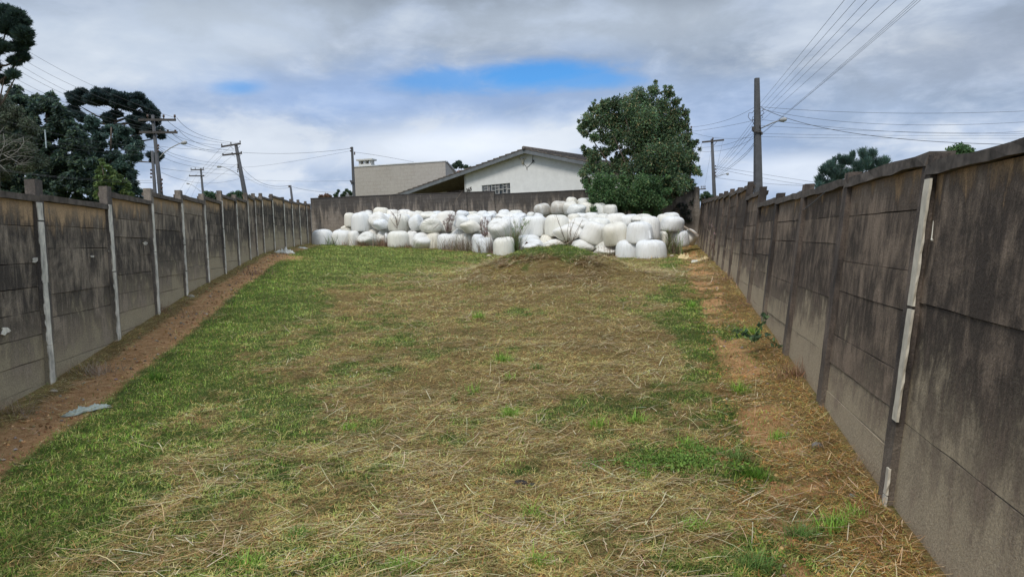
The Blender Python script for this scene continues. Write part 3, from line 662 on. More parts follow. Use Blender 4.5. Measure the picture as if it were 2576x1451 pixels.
ROWS = [
 # bottom row, front
 (k1,200,440,593,808,0,'u','white wrapped bale nearest the left wall, first of the bottom row'),
 (k1,432,652,598,800,.35,'u','upright white bale second from the left wall in the bottom row'),
 (k1,530,665,556,640,1.9,('l',20,20),'flattened creamy bale top showing behind the second bale from the left'),
 (k1,615,752,612,812,.0,'u','narrow upright white bale third from the left wall in the bottom row'),
 (k1,700,815,606,790,1.1,'u','bale top just showing behind the narrow third bale of the bottom row'),
 (k1,728,990,620,800,.15,('l',-38,30),'tilted white bale with diagonal folds, dry grass at its left foot'),
 (k1,790,980,586,760,1.3,'u','white bale lying behind the tilted diagonal-fold bale of the bottom row'),
 (k1,950,1130,590,790,1.0,('l',15,35),'half hidden white bale behind reddish dry grass in the bottom row'),
 (k1,1030,1115,640,770,.5,('t',22),'small slumped white bale corner leaning beside a big upright bale'),
 (k1,1078,1322,613,808,-.1,'u','big upright white bale with a grey vertical crease, left part of the bottom row'),
 (k1,1300,1440,613,800,.8,'u','white bale squeezed behind between the creased upright and the sagging creamy bale'),
 (k1,1350,1592,630,843,-.15,('l',28,42),'sagging creamy bale turned with its folded end to the front, bottom row'),
 (k1,1520,1692,624,832,.45,'u','white bale standing right behind the sagging creamy bale'),
 (k1,1658,1905,644,842,.1,'u','broad white bale with the wide patch of dry grass before its right side'),
 (k1,1820,2040,595,760,1.3,('l',-20,25),'low creamy bale lying above the wide patch of dry grass'),
 (k1,1885,2095,648,850,.75,'u','white bale mostly hidden behind the wide patch of dry grass'),
 (k1,2010,2170,624,780,1.6,('l',30,20),'yellowish bale with a brown tear behind the dry grass, bottom row'),
 (k1,2052,2210,650,872,.1,'u','narrow upright white bale just right of the wide dry grass patch'),
 (k1,2105,2335,688,902,-.35,'u','rounded white bale with dry grass over its front, left of the squared bale'),
 (k1,2305,2545,682,930,-.75,'u','squared upright white bale standing furthest forward in the middle'),
 (k2,458,702,578,745,.55,'u','white bale behind the torn one at the left foot of the soil heap'),
 (k2,508,738,624,760,-.05,('l',-32,35),'torn white bale with a dark triangular hole beside the soil heap'),
 (k2,690,840,580,720,.9,'u','small bale end between the torn bale and the low smooth bale'),
 (k2,728,940,628,760,.1,('l',10,10),'low smooth white bale right behind the crest of the soil heap'),
 (k2,1015,1262,622,765,.1,('l',48,25),'white bale tipped to the right with raked folds behind the soil heap'),
 (k2,1250,1478,638,760,.55,('l',-25,30),'creamy low bale lying above the crumpled one, right of the heap'),
 (k2,1245,1478,698,810,.15,('l',15,40),'crumpled low bale with dead weeds on its front, right of the heap'),
 (k2,1468,1708,630,860,-.1,'u','smooth upright white bale second from the right end of the front row'),
 (k2,1680,1986,628,872,-.55,'u','largest upright white bale at the right end of the front row'),
 # right end group
 (k2,1885,1995,545,700,1.0,'u','white bale peeping out behind the largest front bale, at weeds'),
 (k2,2030,2215,538,705,1.3,('t',-6),'grey-white bale on the ground under the two stacked bales at the right end'),
 (k2,2150,2305,520,688,2.3,('t',38),'bale rolled on its side against the right wall, under the plank'),
 (k2,1890,2080,368,545,2.4,'u','back one of the two upper bales at the far right end'),
 (k2,1925,2158,388,548,1.5,('t',5),'front creamy one of the two upper bales at the far right end'),
 (k2,1960,2120,356,450,3.2,'u','rounded bale top behind the two upper bales at the far right'),
 # second layer, front
 (k1,573,700,403,560,1.9,'u','creamy bale at the left end of the second layer, behind the squared one'),
 (k1,657,872,398,610,.75,'u','square-shouldered upright bale at the left end of the second layer'),
 (k1,862,1090,392,592,1.15,('l',-30,35),'creamy bale with a twisted end, second layer, right of the square one'),
 (k1,915,1090,480,596,.5,('t',-18),'lower folded bulge of wrap on a slumped bale, second layer at left'),
 (k1,1082,1315,408,615,.8,('t',4),'upright second-layer bale crossed by a bent dry grass stem'),
 (k1,1262,1345,425,560,1.8,'u','narrow strip of bale between two second-layer bales at left'),
 (k1,1322,1500,425,612,1.1,('l',60,20),'bale with deep vertical grey folds, second layer left of centre'),
 (k1,1448,1706,465,638,.35,('l',12,8),'smooth bale lying on its side, second layer left of centre'),
 (k1,1645,1872,384,605,1.4,'u','tall upright bale behind the dense dry bush of the second layer'),
 (k1,1845,2030,438,602,.9,('t',24),'bluish white bale leaning right beside the dense dry bush'),
 (k1,1920,2160,492,640,.4,('t',-32),'bale slumped to the left with slanting folds, beside the thin dry stems'),
 (k1,2005,2180,438,560,1.7,'u','bale top rising behind the slumped one, second layer centre'),
 (k1,2165,2290,455,660,1.5,'u','bale half hidden behind thin dry stems, second layer centre'),
 (k2,162,422,408,608,.15,('l',-20,45),'big white bale with star-shaped folds, second layer over the squared bale'),
 (k2,185,300,408,560,1.3,'u','bluish bale shoulder above the star-folded bale'),
 (k2,385,520,395,600,1.4,'u','bale behind the tall green grass stalks, second layer'),
 (k2,503,748,384,588,.9,'u','pinkish-streaked upright bale, second layer right of the green stalks'),
 (k2,743,985,373,586,1.0,'u','upright bale with dark streaks at its foot, second layer above the low smooth bale'),
 (k2,832,1150,468,645,.35,('t',-36),'slumped bale lying to the left behind the tall bare stems on the heap'),
 (k2,1100,1385,438,668,.3,('t',26),'bale tipped with its top to the left, second layer behind the heap'),
 (k2,1338,1605,443,676,.05,('t',-14),'bale leaning with diagonal ribs, second layer right of the tipped bale'),
 (k2,1578,1832,440,668,-.05,('t',3),'upright clean white bale with a drooping loose wrap tail at its right edge'),
 (k2,1720,1914,388,632,.8,'u','tall white bale behind the one with the loose wrap tail'),
 # second layer, behind
 (k2,985,1200,405,560,1.3,('l',20,40),'bright bale with fanned folds behind the slumped one'),
 (k2,1190,1405,405,560,1.2,('t',10),'bale behind the tipped one, second layer behind the heap'),
 (k2,1365,1570,362,500,1.9,'u','beige bale below the tree, behind the diagonal-ribbed one'),
 (k2,1500,1690,378,500,2.0,'u','bale under the right lower branches of the tree'),
 (k2,1628,1855,368,500,1.6,('l',-25,50),'broad domed bale under the right edge of the tree'),
 (k1,2110,2250,384,520,2.5,'u','bale dome in the back row, right of the centre dry stems'),
 (k1,1275,1450,388,520,2.5,('t',12),'folded bale dome of the back row behind the deep-folded bale'),
 (k1,1450,1645,390,520,2.3,('l',10,55),'bale of the back row with a small peaked fold on top'),
 (k1,1850,2020,380,500,2.3,('t',16),'right-sloping bale of the back row beyond the bluish leaning bale'),
 (k1,1190,1350,368,500,3.0,'u','white dome in the back row, second right of the highest left bale'),
 (k1,1058,1205,368,500,2.9,'u','white dome in the back row just right of the highest left bale'),
 (k1,905,1088,343,500,2.5,'u','highest creamy bale of the back row at the left, beside the crossing stems'),
 (k1,722,905,386,500,2.4,('l',0,60),'low bale crown behind the square-shouldered second-layer bale'),
 (k1,810,900,378,480,3.0,'u','grey-edged bale crown by the left foot of the highest left bale'),
 (k1,1380,1500,383,500,3.3,'u','small bale crown in the back row left of centre'),
 (k1,1575,1712,386,500,3.3,'u','bale crown in the back row over the dense dry bush, left one'),
 (k1,1700,1870,384,500,2.9,'u','bale crown in the back row directly behind the tall upright bale'),
 (k1,2000,2115,392,500,3.3,'u','small round crown of the back row right of the sloping bale'),
 (k1,2218,2345,386,500,3.3,'u','bale crown of the back row left of the centre peak'),
 (k1,2180,2335,410,520,2.2,('t',-10),'low bale behind the thin dry stems in the centre'),
 (k2,262,385,323,440,4.4,'u','centre peak bale crown of the back row under the house window'),
 (k2,375,512,333,440,4.2,'u','broad crown right of the centre peak in the back row'),
 (k2,230,440,352,470,2.9,('l',10,60),'wide low crown in front of the centre peak of the back row'),
 (k2,405,560,356,470,3.0,('l',-20,60),'flattened crown left of the stained brown bale'),
 (k2,555,640,352,450,4.0,'u','small wrinkled crown touching the stained brown bale'),
 (k2,620,725,360,470,2.8,('t',15),'wrinkled crown right before the stained brown bale'),
 (k2,50,155,338,440,4.2,'u','leftmost small crown beneath the wall step'),
 (k2,-60,60,345,440,3.6,'u','bale crown in the far row left of the thin wall streak'),
 (k2,120,255,342,450,3.6,('t',-8),'flat crown left of the centre peak in the far row'),
 (k2,290,420,395,520,2.1,'u','white crown above the star-folded bale'),
 (k2,60,200,385,500,2.3,('l',25,50),'overlapping bale top left of the star-folded bale'),
 (k2,975,1110,368,470,2.3,'u','crown below the grey trio, left'),
 (k2,1050,1180,360,460,3.0,('t',8),'crown below the pair of high bales beside the tree'),
 (k2,1140,1290,355,460,3.0,'u','crown directly below the lowest left branches of the tree'),
 (k2,1270,1400,368,460,2.8,'u','crown below the tree trunk foot'),
 (k2,1560,1690,374,470,3.0,'u','crown under the tree, before its right branches'),
]
for r_ in ROWS: B(*r_)
ON = ['first','second','third','fourth','fifth','sixth','seventh','eighth','ninth','tenth','eleventh','twelfth','thirteenth','fourteenth','fifteenth']
HB = lambda i: ON[i]+' from the left of the bales nearly hidden behind the bottom row'
HM = lambda i: ON[i]+' from the left of the bales nearly hidden behind the second layer'
for i in range(11): B(k1, 470+i*190, 690+i*190, 588, 800, 1.75, 'u', HB(i))
for i in range(4): B(k2, 560+i*220, 800+i*220, 580+i*8, 770, 1.7, 'u', HB(i+11))
for i in range(7): B(k1, 700+i*215, 930+i*215, 412, 600, 2.2, 'u', HM(i))
for i in range(5): B(k2, 400+i*250, 650+i*250, 405, 600, 2.2, 'u', HM(i+7))
# the higher heap by the back wall
HI = [
 (k2,632,805,260,395,4.7,('t',-8),'stained brown-streaked bale standing alone left of the high group', M_dirty),
 (k2,803,985,234,380,4.9,('t',6),'tall dull bale at the left of the high group by the back wall', M_dirty),
 (k2,942,1075,196,380,6.0,('t',10),'highest domed bale of the group by the back wall', M_cream),
 (k2,930,1085,236,385,4.6,('t',-12),'folded bale in front of the highest dome', M_cream),
 (k2,970,1158,268,385,4.0,('t',12),'greyish rounded bale at the front of the high group', M_cream),
 (k2,1075,1210,208,300,6.2,'u','square-topped creamy bale on the right of the high group', M_cream),
 (k2,1100,1250,250,385,5.2,('t',-6),'bale below the square-topped one, half behind leaves', M_cream),
 (k2,1225,1370,255,385,5.4,'u','bale seen in patches through the left branches of the tree', M_cream),
 (k2,1340,1480,275,390,5.2,'u','bale mostly hidden behind the lower leaves of the tree', M_cream)]
for r_ in HI: B(*r_[:-1], mt=r_[-1])
# hole in the torn bale, loose wrap tail, plank
p = at(*k2(538, 705), Zf(1322)-.72); mb = MB()
tri = [at(*k2(x, y), Zf(1322)-.60) for x, y in ((512,720),(552,658),(572,672),(560,705),(536,712),(528,722))]
mb.prism(tri, Vector((0, .12, 0)))
tb = [o_ for o_ in C.objects if 'triangular hole' in o_.get('label', '')][0]
mb.build('torn_hole', simple('dark silage', (.075,.05,.035), .95, .5, 30), tb)
tail = [at(*k2(x, y), Zf(1635)-.72) for x, y in ((1800,560),(1815,540),(1822,560),(1832,622),(1812,625))]
mb = MB(); mb.prism(tail, Vector((0, .04, 0)))
tb = [o_ for o_ in C.objects if 'wrap tail at' in o_.get('label', '')][0]
mb.build('loose_wrap', M_bale, tb)
a, c = at(*k2(2180, 510), 35.0), at(*k2(2305, 588), 34.3); ax = (c-a).normalized()
mb = MB(); mb.box((a+c)/2, (c-a).length, .28, .09, ax, ax.cross(Vector((0, .5, .85))).normalized()*1.0, Vector((0, .5, .85)).normalized())
tag(mb.build('plank', simple('old board', (.36,.29,.23), .85, .25, 7), bevel=.01), 'weathered grey-brown board leaning over the last bale by the right wall', 'plank')
# ------------------------------------------------------------------ foliage
def leaf_mat(name, rough=.55, tr_=.3):
    m, nt, b, o = mat(name); cc = nd(nt, 'ShaderNodeAttribute', attribute_name='col').outputs['Color']
    nt.links.new(cc, b.inputs['Base Color']); b.inputs['Roughness'].default_value = rough; b.inputs['Specular IOR Level'].default_value = .25
    t = nd(nt, 'ShaderNodeBsdfTranslucent', {'Color': cc}); mx = nd(nt, 'ShaderNodeMixShader', {0: tr_, 1: b.outputs[0], 2: t.outputs[0]}); nt.links.new(mx.outputs[0], o.inputs[0])
    return m
LEAF = leaf_mat('foliage')
BARK = simple('bark', (.10,.08,.065), .95, .4, 14, 0, (1, 1, .3))
def leaves(cl, n, L, Wd, pal, mode='round', jit=.2):
    "cl: rows (x,y,z,rx,rz,tone). returns mesh arrays"
    cl = np.array(cl, float); w = (cl[:, 3]*cl[:, 4])**.8; w /= w.sum()
    k = rng.choice(len(cl), n, p=w); c = cl[k]
    d = rng.standard_normal((n, 3)); d /= np.linalg.norm(d, axis=1)[:, None]
    rr = rng.random(n)**.5*1.12*(.75+.5*rng.random(n)) if mode != 'curl' else rng.random(n)**.42*(.9+.15*rng.random(n))
    P = c[:, :3] + d*rr[:, None]*np.stack([c[:, 3], c[:, 3], c[:, 4]], 1)
    if mode == 'round': ax = d*.7 + rng.standard_normal((n, 3))*.6 + np.array([0, 0, -.25])
    elif mode == 'spray': ax = d*np.array([1, 1, .2]) + rng.standard_normal((n, 3))*.35 + np.array([0, 0, -.35])
    elif mode == 'up': ax = d*np.array([.8, .8, .3]) + rng.standard_normal((n, 3))*.22 + np.array([0, 0, .75])
    elif mode == 'curl': ax = d*np.array([1, 1, .4]) + rng.standard_normal((n, 3))*.3 + np.array([0, 0, .3])
    ax /= np.linalg.norm(ax, axis=1)[:, None]
    sd_ = np.cross(ax, rng.standard_normal((n, 3))); sd_ /= np.linalg.norm(sd_, axis=1)[:, None]
    nn = np.cross(ax, sd_)
    l = L*(.6+.8*rng.random(n)); w2 = Wd*(.6+.8*rng.random(n))
    V = np.stack([P-ax*l[:, None]/2, P+sd_*w2[:, None]/2+nn*w2[:, None]*.15, P+ax*l[:, None]/2, P-sd_*w2[:, None]/2+nn*w2[:, None]*.15], 1).reshape(-1, 3)
    F = np.arange(n*4).reshape(n, 4)
    col = pick(pal, n, jit)*c[:, 5][:, None]*np.array([1.25,1.12,1.45])
    return V, F, np.repeat(col, 4, 0)
def crown(root, cl, n, L, Wd, pal, mode='round', name='crown'):
    V, F, c = leaves(cl, n, L, Wd, pal, mode)
    return link(name, np_mesh(name, V, F, {'col': np.clip(c, .004, .8)}), LEAF, root)
def clump(px, py, r, Z, depth=0, ry=None, tone=None):
    out = []
    for q in range(2 if depth else 1):
        dz = random.uniform(-depth, depth); p = at(px+random.uniform(-3, 3), py, Z) ; p = p + (p-EYE).normalized()*dz
        out.append((p.x, p.y, p.z, r*Z/F_, (ry or r)*Z/F_, tone or random.uniform(.7, 1.3)))
    return out
def fill(poly, n, r, Z, depth, holes=(), tone=(.65, 1.35)):
    xs = [p[0] for p in poly]; ys = [p[1] for p in poly]; out = []
    def inside(x, y):
        c = False
        for i in range(len(poly)):
            x1, y1 = poly[i]; x2, y2 = poly[i-1]
            if (y1 > y) != (y2 > y) and x < (x2-x1)*(y-y1)/(y2-y1)+x1: c = not c
        return c
    n = int(n*1.25)
    while len(out) < n:
        x, y = random.uniform(min(xs), max(xs)), random.uniform(min(ys), max(ys))
        if not inside(x, y): continue
        if any(((x-h[0])/(h[2]+r*.6))**2+((y-h[1])/(h[3]+r*.6))**2 < 1 for h in holes): continue
        dz = random.uniform(-depth, depth); p = at(x, y, Z); p = p + (p-EYE).normalized()*dz; rr = r*random.uniform(.6, 1.3)*Z/F_
        out.append((p.x, p.y, p.z, rr, rr*random.uniform(.6, 1.0), random.uniform(*tone)))
    return out
def tree_root(name, px, Z, label, group=None, zb=None, cat='tree'):
    p = at(px, 500, Z); z = g1(p.x, p.y) if zb is None else zb
    return empty(name, (p.x, p.y, z), label, cat, group)
def trunk(root, limbs, px_top, py_top, Z, r0, ends=(), mt=None):
    mb = MB(); b0 = root.location.copy(); b0.z -= .3; t = at(px_top, py_top, Z)
    mid = b0.lerp(t, .5) + Vector((random.uniform(-.2, .2), 0, 0))
    mb.tube([b0, b0.lerp(mid, .5), mid, t], [r0, r0*.85, r0*.65, r0*.25], 9)
    for f, (ex, ey, ez) in limbs:
        s = b0.lerp(t, f); e = at(ex, ey, Z) + Vector((0, ez, 0)); q = s.lerp(e, .5); q.z -= (e-s).length*.08
        mb.tube([s, s.lerp(q, .5), q, q.lerp(e, .6) , e], [r0*.35, r0*.28, r0*.2, r0*.14, r0*.06], 6)
    return mb.build('trunk', mt or BARK, root, True)
# broadleaf tree by the back wall
def k3(x, y): return 1441+x*.2407, 200.6+y*.2407
UP = [(850,110,60),(690,160,80),(1000,150,50),(1080,230,45),(470,240,70),(380,260,60),(320,290,60),(250,310,50),(600,260,90),(780,260,100),(940,260,80),(1170,350,45),(1060,350,80),(160,400,60),(110,470,40),(200,470,60),(130,560,45),(330,420,95),(450,420,110),(600,420,120),(760,420,120),(900,420,120),(1030,460,100),(1150,470,60),(230,600,50),(330,600,70),(470,580,90),(620,600,100),(780,600,110),(930,600,110),(1070,620,100),(1180,600,50),(1230,680,55),(150,760,42),(220,790,70),(330,760,60),(700,740,100),(850,760,110),(1000,780,110),(1130,780,90),(1240,800,60),(570,750,40),(100,980,45),(180,920,75),(300,930,80),(430,930,70),(560,940,80),(700,900,100),(840,920,100),(980,920,100),(1120,930,100),(1230,920,70),(1300,960,42),(1000,1060,100),(1120,1080,90),(1230,1090,60),(1090,1160,60),(960,1170,70),(1000,1240,50),(150,1060,40)]
UP += [(500,800,50),(420,690,50),(520,860,60),(440,850,40)]
LO = [(140,1130,40),(260,1060,80),(400,1060,90),(560,1060,100),(720,1070,110),(840,1090,80),(230,1160,60),(350,1200,100),(500,1220,120),(660,1220,120),(820,1220,100),(910,1180,60),(250,1310,65),(380,1330,85),(520,1340,95),(670,1330,95),(800,1330,90),(890,1290,55),(850,1400,50),(200,1340,40)]
tr1 = tree_root('broadleaf_tree', 1610, 39.6, 'tall dark green broadleaf tree rising over the back wall beside the white house')
cl = []
for x, y, r in UP: q = k3(x, y); cl += clump(q[0], q[1], r*.2407*(1.12 if r > 80 else .92), 40.2, 1.3 if r > 80 else .5)
for _ in range(150):   # twig tips that fray the outline
    x, y, r = random.choice([u for u in UP if u[2] < 75]); a = random.uniform(0, 6.28); q = k3(x+math.cos(a)*r*1.1, y+math.sin(a)*r*1.1-10); cl += clump(q[0]+random.uniform(-5, 5), q[1]-random.uniform(-3, 9), random.uniform(2.5, 6), 40.2)
crown(tr1, cl, 72000, .15, .062, [(.09,.165,.06),(.072,.14,.055),(.11,.19,.065),(.055,.105,.048),(.08,.145,.07),(.18,.185,.07)])
trunk(tr1, [(.3,(1500,420,0)),(.35,(1700,430,.4)),(.45,(1540,340,-.3)),(.5,(1680,330,.3)),(.55,(1600,260,.2)),(.4,(1480,330,.5)),(.35,(1735,440,-.4)),(.6,(1570,300,-.5)),(.3,(1550,440,0))], 1615, 290, 39.8, .22)
tr2 = tree_root('citrus_tree', 1585, 38.4, 'low bushy bright green tree with drooping lower branches over the bales')
cl = []
for x, y, r in LO: q = k3(x, y); cl += clump(q[0]+random.uniform(-6, 6), q[1]+random.uniform(-5, 5), r*.2407*random.uniform(.75, 1.15), 38.4, .9)
for _ in range(45):
    q = k3(random.uniform(120, 1010), random.uniform(1000, 1410)); cl += clump(q[0], q[1], random.uniform(4, 9), 38.4, .8)
crown(tr2, cl, 30000, .125, .06, [(.07,.155,.045),(.055,.13,.04),(.09,.18,.05),(.048,.105,.038),(.11,.17,.055)])
trunk(tr2, [(.4,(1520,490,0)),(.4,(1640,480,.3)),(.5,(1500,520,-.2)),(.5,(1650,520,0))], 1580, 470, 38.4, .10)
# left group, beyond the left wall
def k4(x, y): return x*.1946, 222.9+y*.1946
def P4(l): return [k4(*p) for p in l]
DK = [(.050,.095,.055),(.038,.075,.05),(.065,.115,.06),(.05,.085,.065),(.075,.12,.05)]
t = tree_root('conifer_tree', 20, 52, 'dark dense conifer with twin tops at the left edge behind the wall')
crown(t, fill(P4([(-300,350),(-60,120),(60,60),(110,20),(160,40),(240,-20),(330,20),(380,120),(430,300),(470,600),(520,1000),(520,1500),(-300,1500)]), 150, 15, 52, 1.8), 52000, .34, .11, DK, 'spray')
trunk(t, [], 35, 260, 52, .3)
t = tree_root('conifer_tree', 140, 50, 'tall dark conifer with a pointed top, between the twin-topped one and the umbrella tree')
crown(t, fill(P4([(470,150),(520,80),(570,50),(640,80),(700,150),(780,230),(880,350),(940,450),(1000,560),(1100,640),(1150,760),(1210,900),(1230,1100),(1260,1300),(1240,1480),(420,1480),(400,700),(380,350),(420,200)]), 190, 13, 50, 2.0,
   [(*k4(540,380),9,7),(*k4(530,500),8,5),(*k4(760,670),7,5),(*k4(350,350),6,4),(*k4(870,860),5,4)]), 62000, .30, .10, DK, 'spray')
trunk(t, [], 115, 250, 50, .3)
t = tree_root('olive_green_tree', -30, 42, 'olive green fine-leaved tree at the left edge in front of the conifers')
crown(t, fill(P4([(-400,200),(50,150),(150,200),(280,300),(420,400),(480,520),(500,700),(560,900),(500,1000),(300,1100),(-400,1200)]), 110, 14, 42, 1.6, [(*k4(330,330),6,4)]), 38000, .16, .06, [(.08,.115,.055),(.065,.095,.05),(.10,.135,.07),(.085,.105,.06)], 'round')
trunk(t, [], 0, 330, 42, .2)
t = tree_root('bare_tree', -20, 40, 'grey leafless branches of a bare tree at the left edge before the olive green tree')
mb = MB(); rt_ = at(-60, 470, 39.5)
for (pts) in ([(-60,470),(-20,400),(20,382),(60,372),(90,380)],[(-20,400),(10,370),(35,355),(60,345)],[(10,390),(30,400),(50,412),(75,415)],[(-10,410),(20,398),(50,392),(85,396)],[(-30,420),(0,395),(12,360),(8,335)],[(-10,405),(10,425),(25,440)],[(20,398),(45,380),(60,360),(58,345)],[(-20,400),(0,380),(-5,340),(10,320)]):
    n = len(pts); mb.tube([at(a, b_, 39.5+i*.1) for i, (a, b_) in enumerate(pts)], [.022*(1-.8*i/n) for i in range(n)], 6)
for _ in range(26):
    x, y = random.uniform(-30, 60), random.uniform(350, 425); a_ = random.uniform(-.9, .7); mb.tube([at(x, y, 39.7), at(x+14*math.cos(a_), y+14*math.sin(a_)-2, 39.7), at(x+30*math.cos(a_), y+26*math.sin(a_)-6, 39.7)], [.012, .008, .004], 5)
mb.tube([at(-60, 640, 39.5), at(-60, 470, 39.5)], .07, 7)
mb.build('branches', simple('grey bark', (.22,.21,.195), .9, .2, 10), t, True)
# umbrella araucarias
AR = [(920,90,70,50),(1050,60,90,60),(1000,150,110,70),(1150,130,90,60),(1250,70,60,40),(1400,60,90,60),(1380,150,100,70),(1250,180,80,45),(1600,110,80,60),(1700,130,90,60),(1800,110,80,60),(1850,190,90,60),(1500,200,90,60),(1650,230,90,55),(1930,260,70,60),(2010,330,55,60),(2010,430,50,60),(940,270,80,60),(900,330,80,50),(1010,340,80,40),(1090,390,80,50),(1400,370,80,55),(1500,330,80,50),(1420,440,80,40),(1680,400,70,50),(1830,410,60,45),(1900,360,70,60),(1780,480,80,50),(1900,520,80,60),(1750,560,80,45),(2060,550,55,55),(2080,620,45,40),(1770,650,60,45),(1790,700,45,30),(1950,600,50,40),(1950,860,45,40),(2060,870,60,50),(2010,930,60,40),(1330,110,70,50),(1560,160,80,50),(1750,200,80,50)]
t = tree_root('araucaria_tree', 292, 62, 'wide umbrella-crowned araucaria behind the crossarm pole on the left')
cl = []
for x, y, rx, ry in AR: q = k4(x, y); cl += clump(q[0], q[1], rx*.1946, 62, 1.6, ry*.1946, random.uniform(.75, 1.2))
cl += fill(P4([(860,60),(1100,0),(1450,10),(1600,50),(1880,60),(2000,280),(1900,400),(1650,280),(1500,250),(1400,200),(1250,210),(1050,200),(900,240)]), 12, 11, 62, 1.5)
crown(t, cl, 52000, .34, .08, [(.042,.078,.058),(.034,.065,.052),(.052,.092,.064),(.045,.075,.068)], 'curl')
trunk(t, [(.62+.3*(1-y/1000)*.9, (*k4(x, y+30), random.uniform(-1, 1))) for x, y in ((940,290),(1090,410),(1200,350),(1680,420),(1830,440),(1900,540),(1760,580),(2060,600),(1780,690),(1400,380),(1950,270),(1000,180),(2010,930),(1850,200))], 290, 240, 62, .32)
t = tree_root('araucaria_tree', -25, 34, 'near araucaria crown with shaggy upcurved branch tips in the top left corner')
def kk(x, y): return x*.3584, y*.3584
cl = []
for x, y, r in [(40,80,60),(110,110,60),(165,150,45),(60,180,90),(150,240,70),(190,300,35),(130,330,55),(165,400,40),(110,430,42),(90,520,42),(20,560,42),(30,330,45),(-60,150,110),(-60,320,90),(195,230,30),(-90,460,80),(120,180,60)]: q = kk(x, y); cl += clump(q[0], q[1], r*.3584, 34, .8, r*.3584*.75)
crown(t, cl, 34000, .30, .045, [(.045,.085,.055),(.035,.07,.048),(.055,.10,.058)], 'curl')
trunk(t, [(.8,(55,150,0)),(.7,(60,110,.3)),(.6,(35,185,.2)),(.75,(20,60,0)),(.55,(10,200,0))], -30, 40, 34, .22)
t = tree_root('cedar_tree', 270, 56, 'feathery green cedar under the umbrella crown, left of the crossarm pole')
crown(t, fill(P4([(1050,430),(1180,400),(1250,500),(1500,470),(1640,520),(1680,680),(1800,740),(1860,850),(1820,950),(1700,930),(1690,1050),(1720,1150),(1760,1240),(1820,1360),(1850,1450),(1200,1450),(1180,1000),(1150,700),(1020,500)]), 120, 12, 56, 1.5,
  [(*k4(1380,770),8,5),(*k4(1220,960),5,9),(*k4(1460,920),4,5),(*k4(1550,770),5,3),(*k4(1120,600),4,3)]), 42000, .28, .08, [(.058,.115,.075),(.048,.098,.065),(.075,.135,.08)], 'spray')
trunk(t, [], 280, 320, 56, .2)
t = tree_root('young_conifer', 290, 47, 'small yellow-green conifer just above the left wall below the cedar')
crown(t, fill(P4([(1300,900),(1400,1000),(1480,1080),(1580,1130),(1680,1250),(1770,1420),(1230,1420),(1250,1150),(1240,1000)]), 45, 7, 47, .8), 9000, .2, .06, [(.10,.17,.045),(.14,.21,.05),(.075,.14,.04)], 'spray')
trunk(t, [], 255, 410, 47, .08)
# pine and tree beyond the right wall
def k6(x, y): return 1708+x*.337, 149+y*.337
t = tree_root('pine_tree', 2150, 40, 'bluish green pine with upright shoots behind the right wall', zb=EYE.z-1.5)
cl = []
for x, y in ((1080,830),(1130,795),(1050,900),(1225,760),(1275,755),(1200,820),(1330,790),(1370,700),(1440,705),(1400,760),(1500,770),(1540,760),(1450,820),(1300,860),(1180,880),(1050,950),(1150,930),(1280,920),(1400,880),(1500,830),(1130,850),(1250,850),(1350,840),(1100,1000),(1200,1000),(1320,980),(1440,930),(1540,860)):
    q = k6(x, y); cl += clump(q[0], q[1], 11.5, 40, .6, 12)
cl += fill([k6(*p) for p in [(1040,930),(1120,830),(1250,800),(1400,770),(1520,800),(1540,900),(1400,1000),(1050,1050)]], 40, 12, 40, .6)
for _ in range(26):
    a = random.random(); q = k6(1060+480*a, 850-110*math.sin(math.pi*a)+random.uniform(-30, 20)); cl += clump(q[0], q[1], 4, 40, .3, 8)
crown(t, cl, 26000, .24, .035, [(.07,.135,.09),(.055,.11,.075),(.085,.155,.095)], 'up')
trunk(t, [(.8,(2080,440,0)),(.85,(2210,420,0)),(.85,(2130,420,0))], 2170, 400, 40, .16)
t = tree_root('leafy_tree', 2415, 22, 'small green treetop poking over the right wall beside the near post', zb=EYE.z-1.8)
cl = []
for x, y in ((2030,700),(2090,675),(2130,690),(2170,712),(2060,740),(2140,750),(2010,760),(2100,800),(2180,740),(2040,820),(2120,840)): q = k6(x, y); cl += clump(q[0], q[1]-3, 12, 22, .4)
crown(t, cl, 5000, .10, .045, [(.075,.16,.05),(.06,.13,.045),(.10,.19,.06)])
trunk(t, [], 2415, 400, 22, .07)
# small plants beyond the walls
def bush(name, px, Z, label, spots, n, L, W, pal, mode='round', zb=None):
    t = tree_root(name, px, Z, label, None, zb, 'bush'); cl = []
    for x, y, r in spots: cl += clump(x, y, r, Z, .4)
    crown(t, cl, n, L, W, pal, mode, 'foliage'); mb = MB(); s = t.location.copy()
    for x, y, r in spots[::2]: mb.tube([s, s.lerp(at(x, y, Z), .5)+Vector((.1, 0, 0)), at(x, y, Z)], [.06, .04, .015], 6)
    mb.build('stem', BARK, t, True)
G2 = [(.05,.10,.045),(.04,.085,.04),(.07,.125,.05)]
bush('bush', 528, 30, 'small dark bush peeping over the left wall right of the far lamp pole', [(522,489,7),(533,494,9),(545,500,8),(515,500,8)], 2500, .12, .05, G2)
bush('bush', 590, 36, 'bush over the left wall around the foot of the leaning crossarm pole', [(575,497,8),(588,492,9),(600,490,9),(612,494,8),(628,498,7),(580,505,10),(605,503,10)], 4200, .12, .05, G2)
bush('bush', 820, 60, 'reddish brown bush over the back wall near the left corner', [(808,496,5),(820,494,6),(832,496,5),(844,497,4)], 2500, .14, .06, [(.26,.15,.08),(.20,.13,.07),(.13,.12,.05)])
bush('bush', 868, 58, 'clump of small columnar shrubs over the back wall left of the block building', [(851,487,3),(853,481,3),(868,486,3.5),(870,479,3),(879,483,3),(881,488,3.5),(860,492,4),(845,492,4)], 2200, .16, .05, G2, 'up')
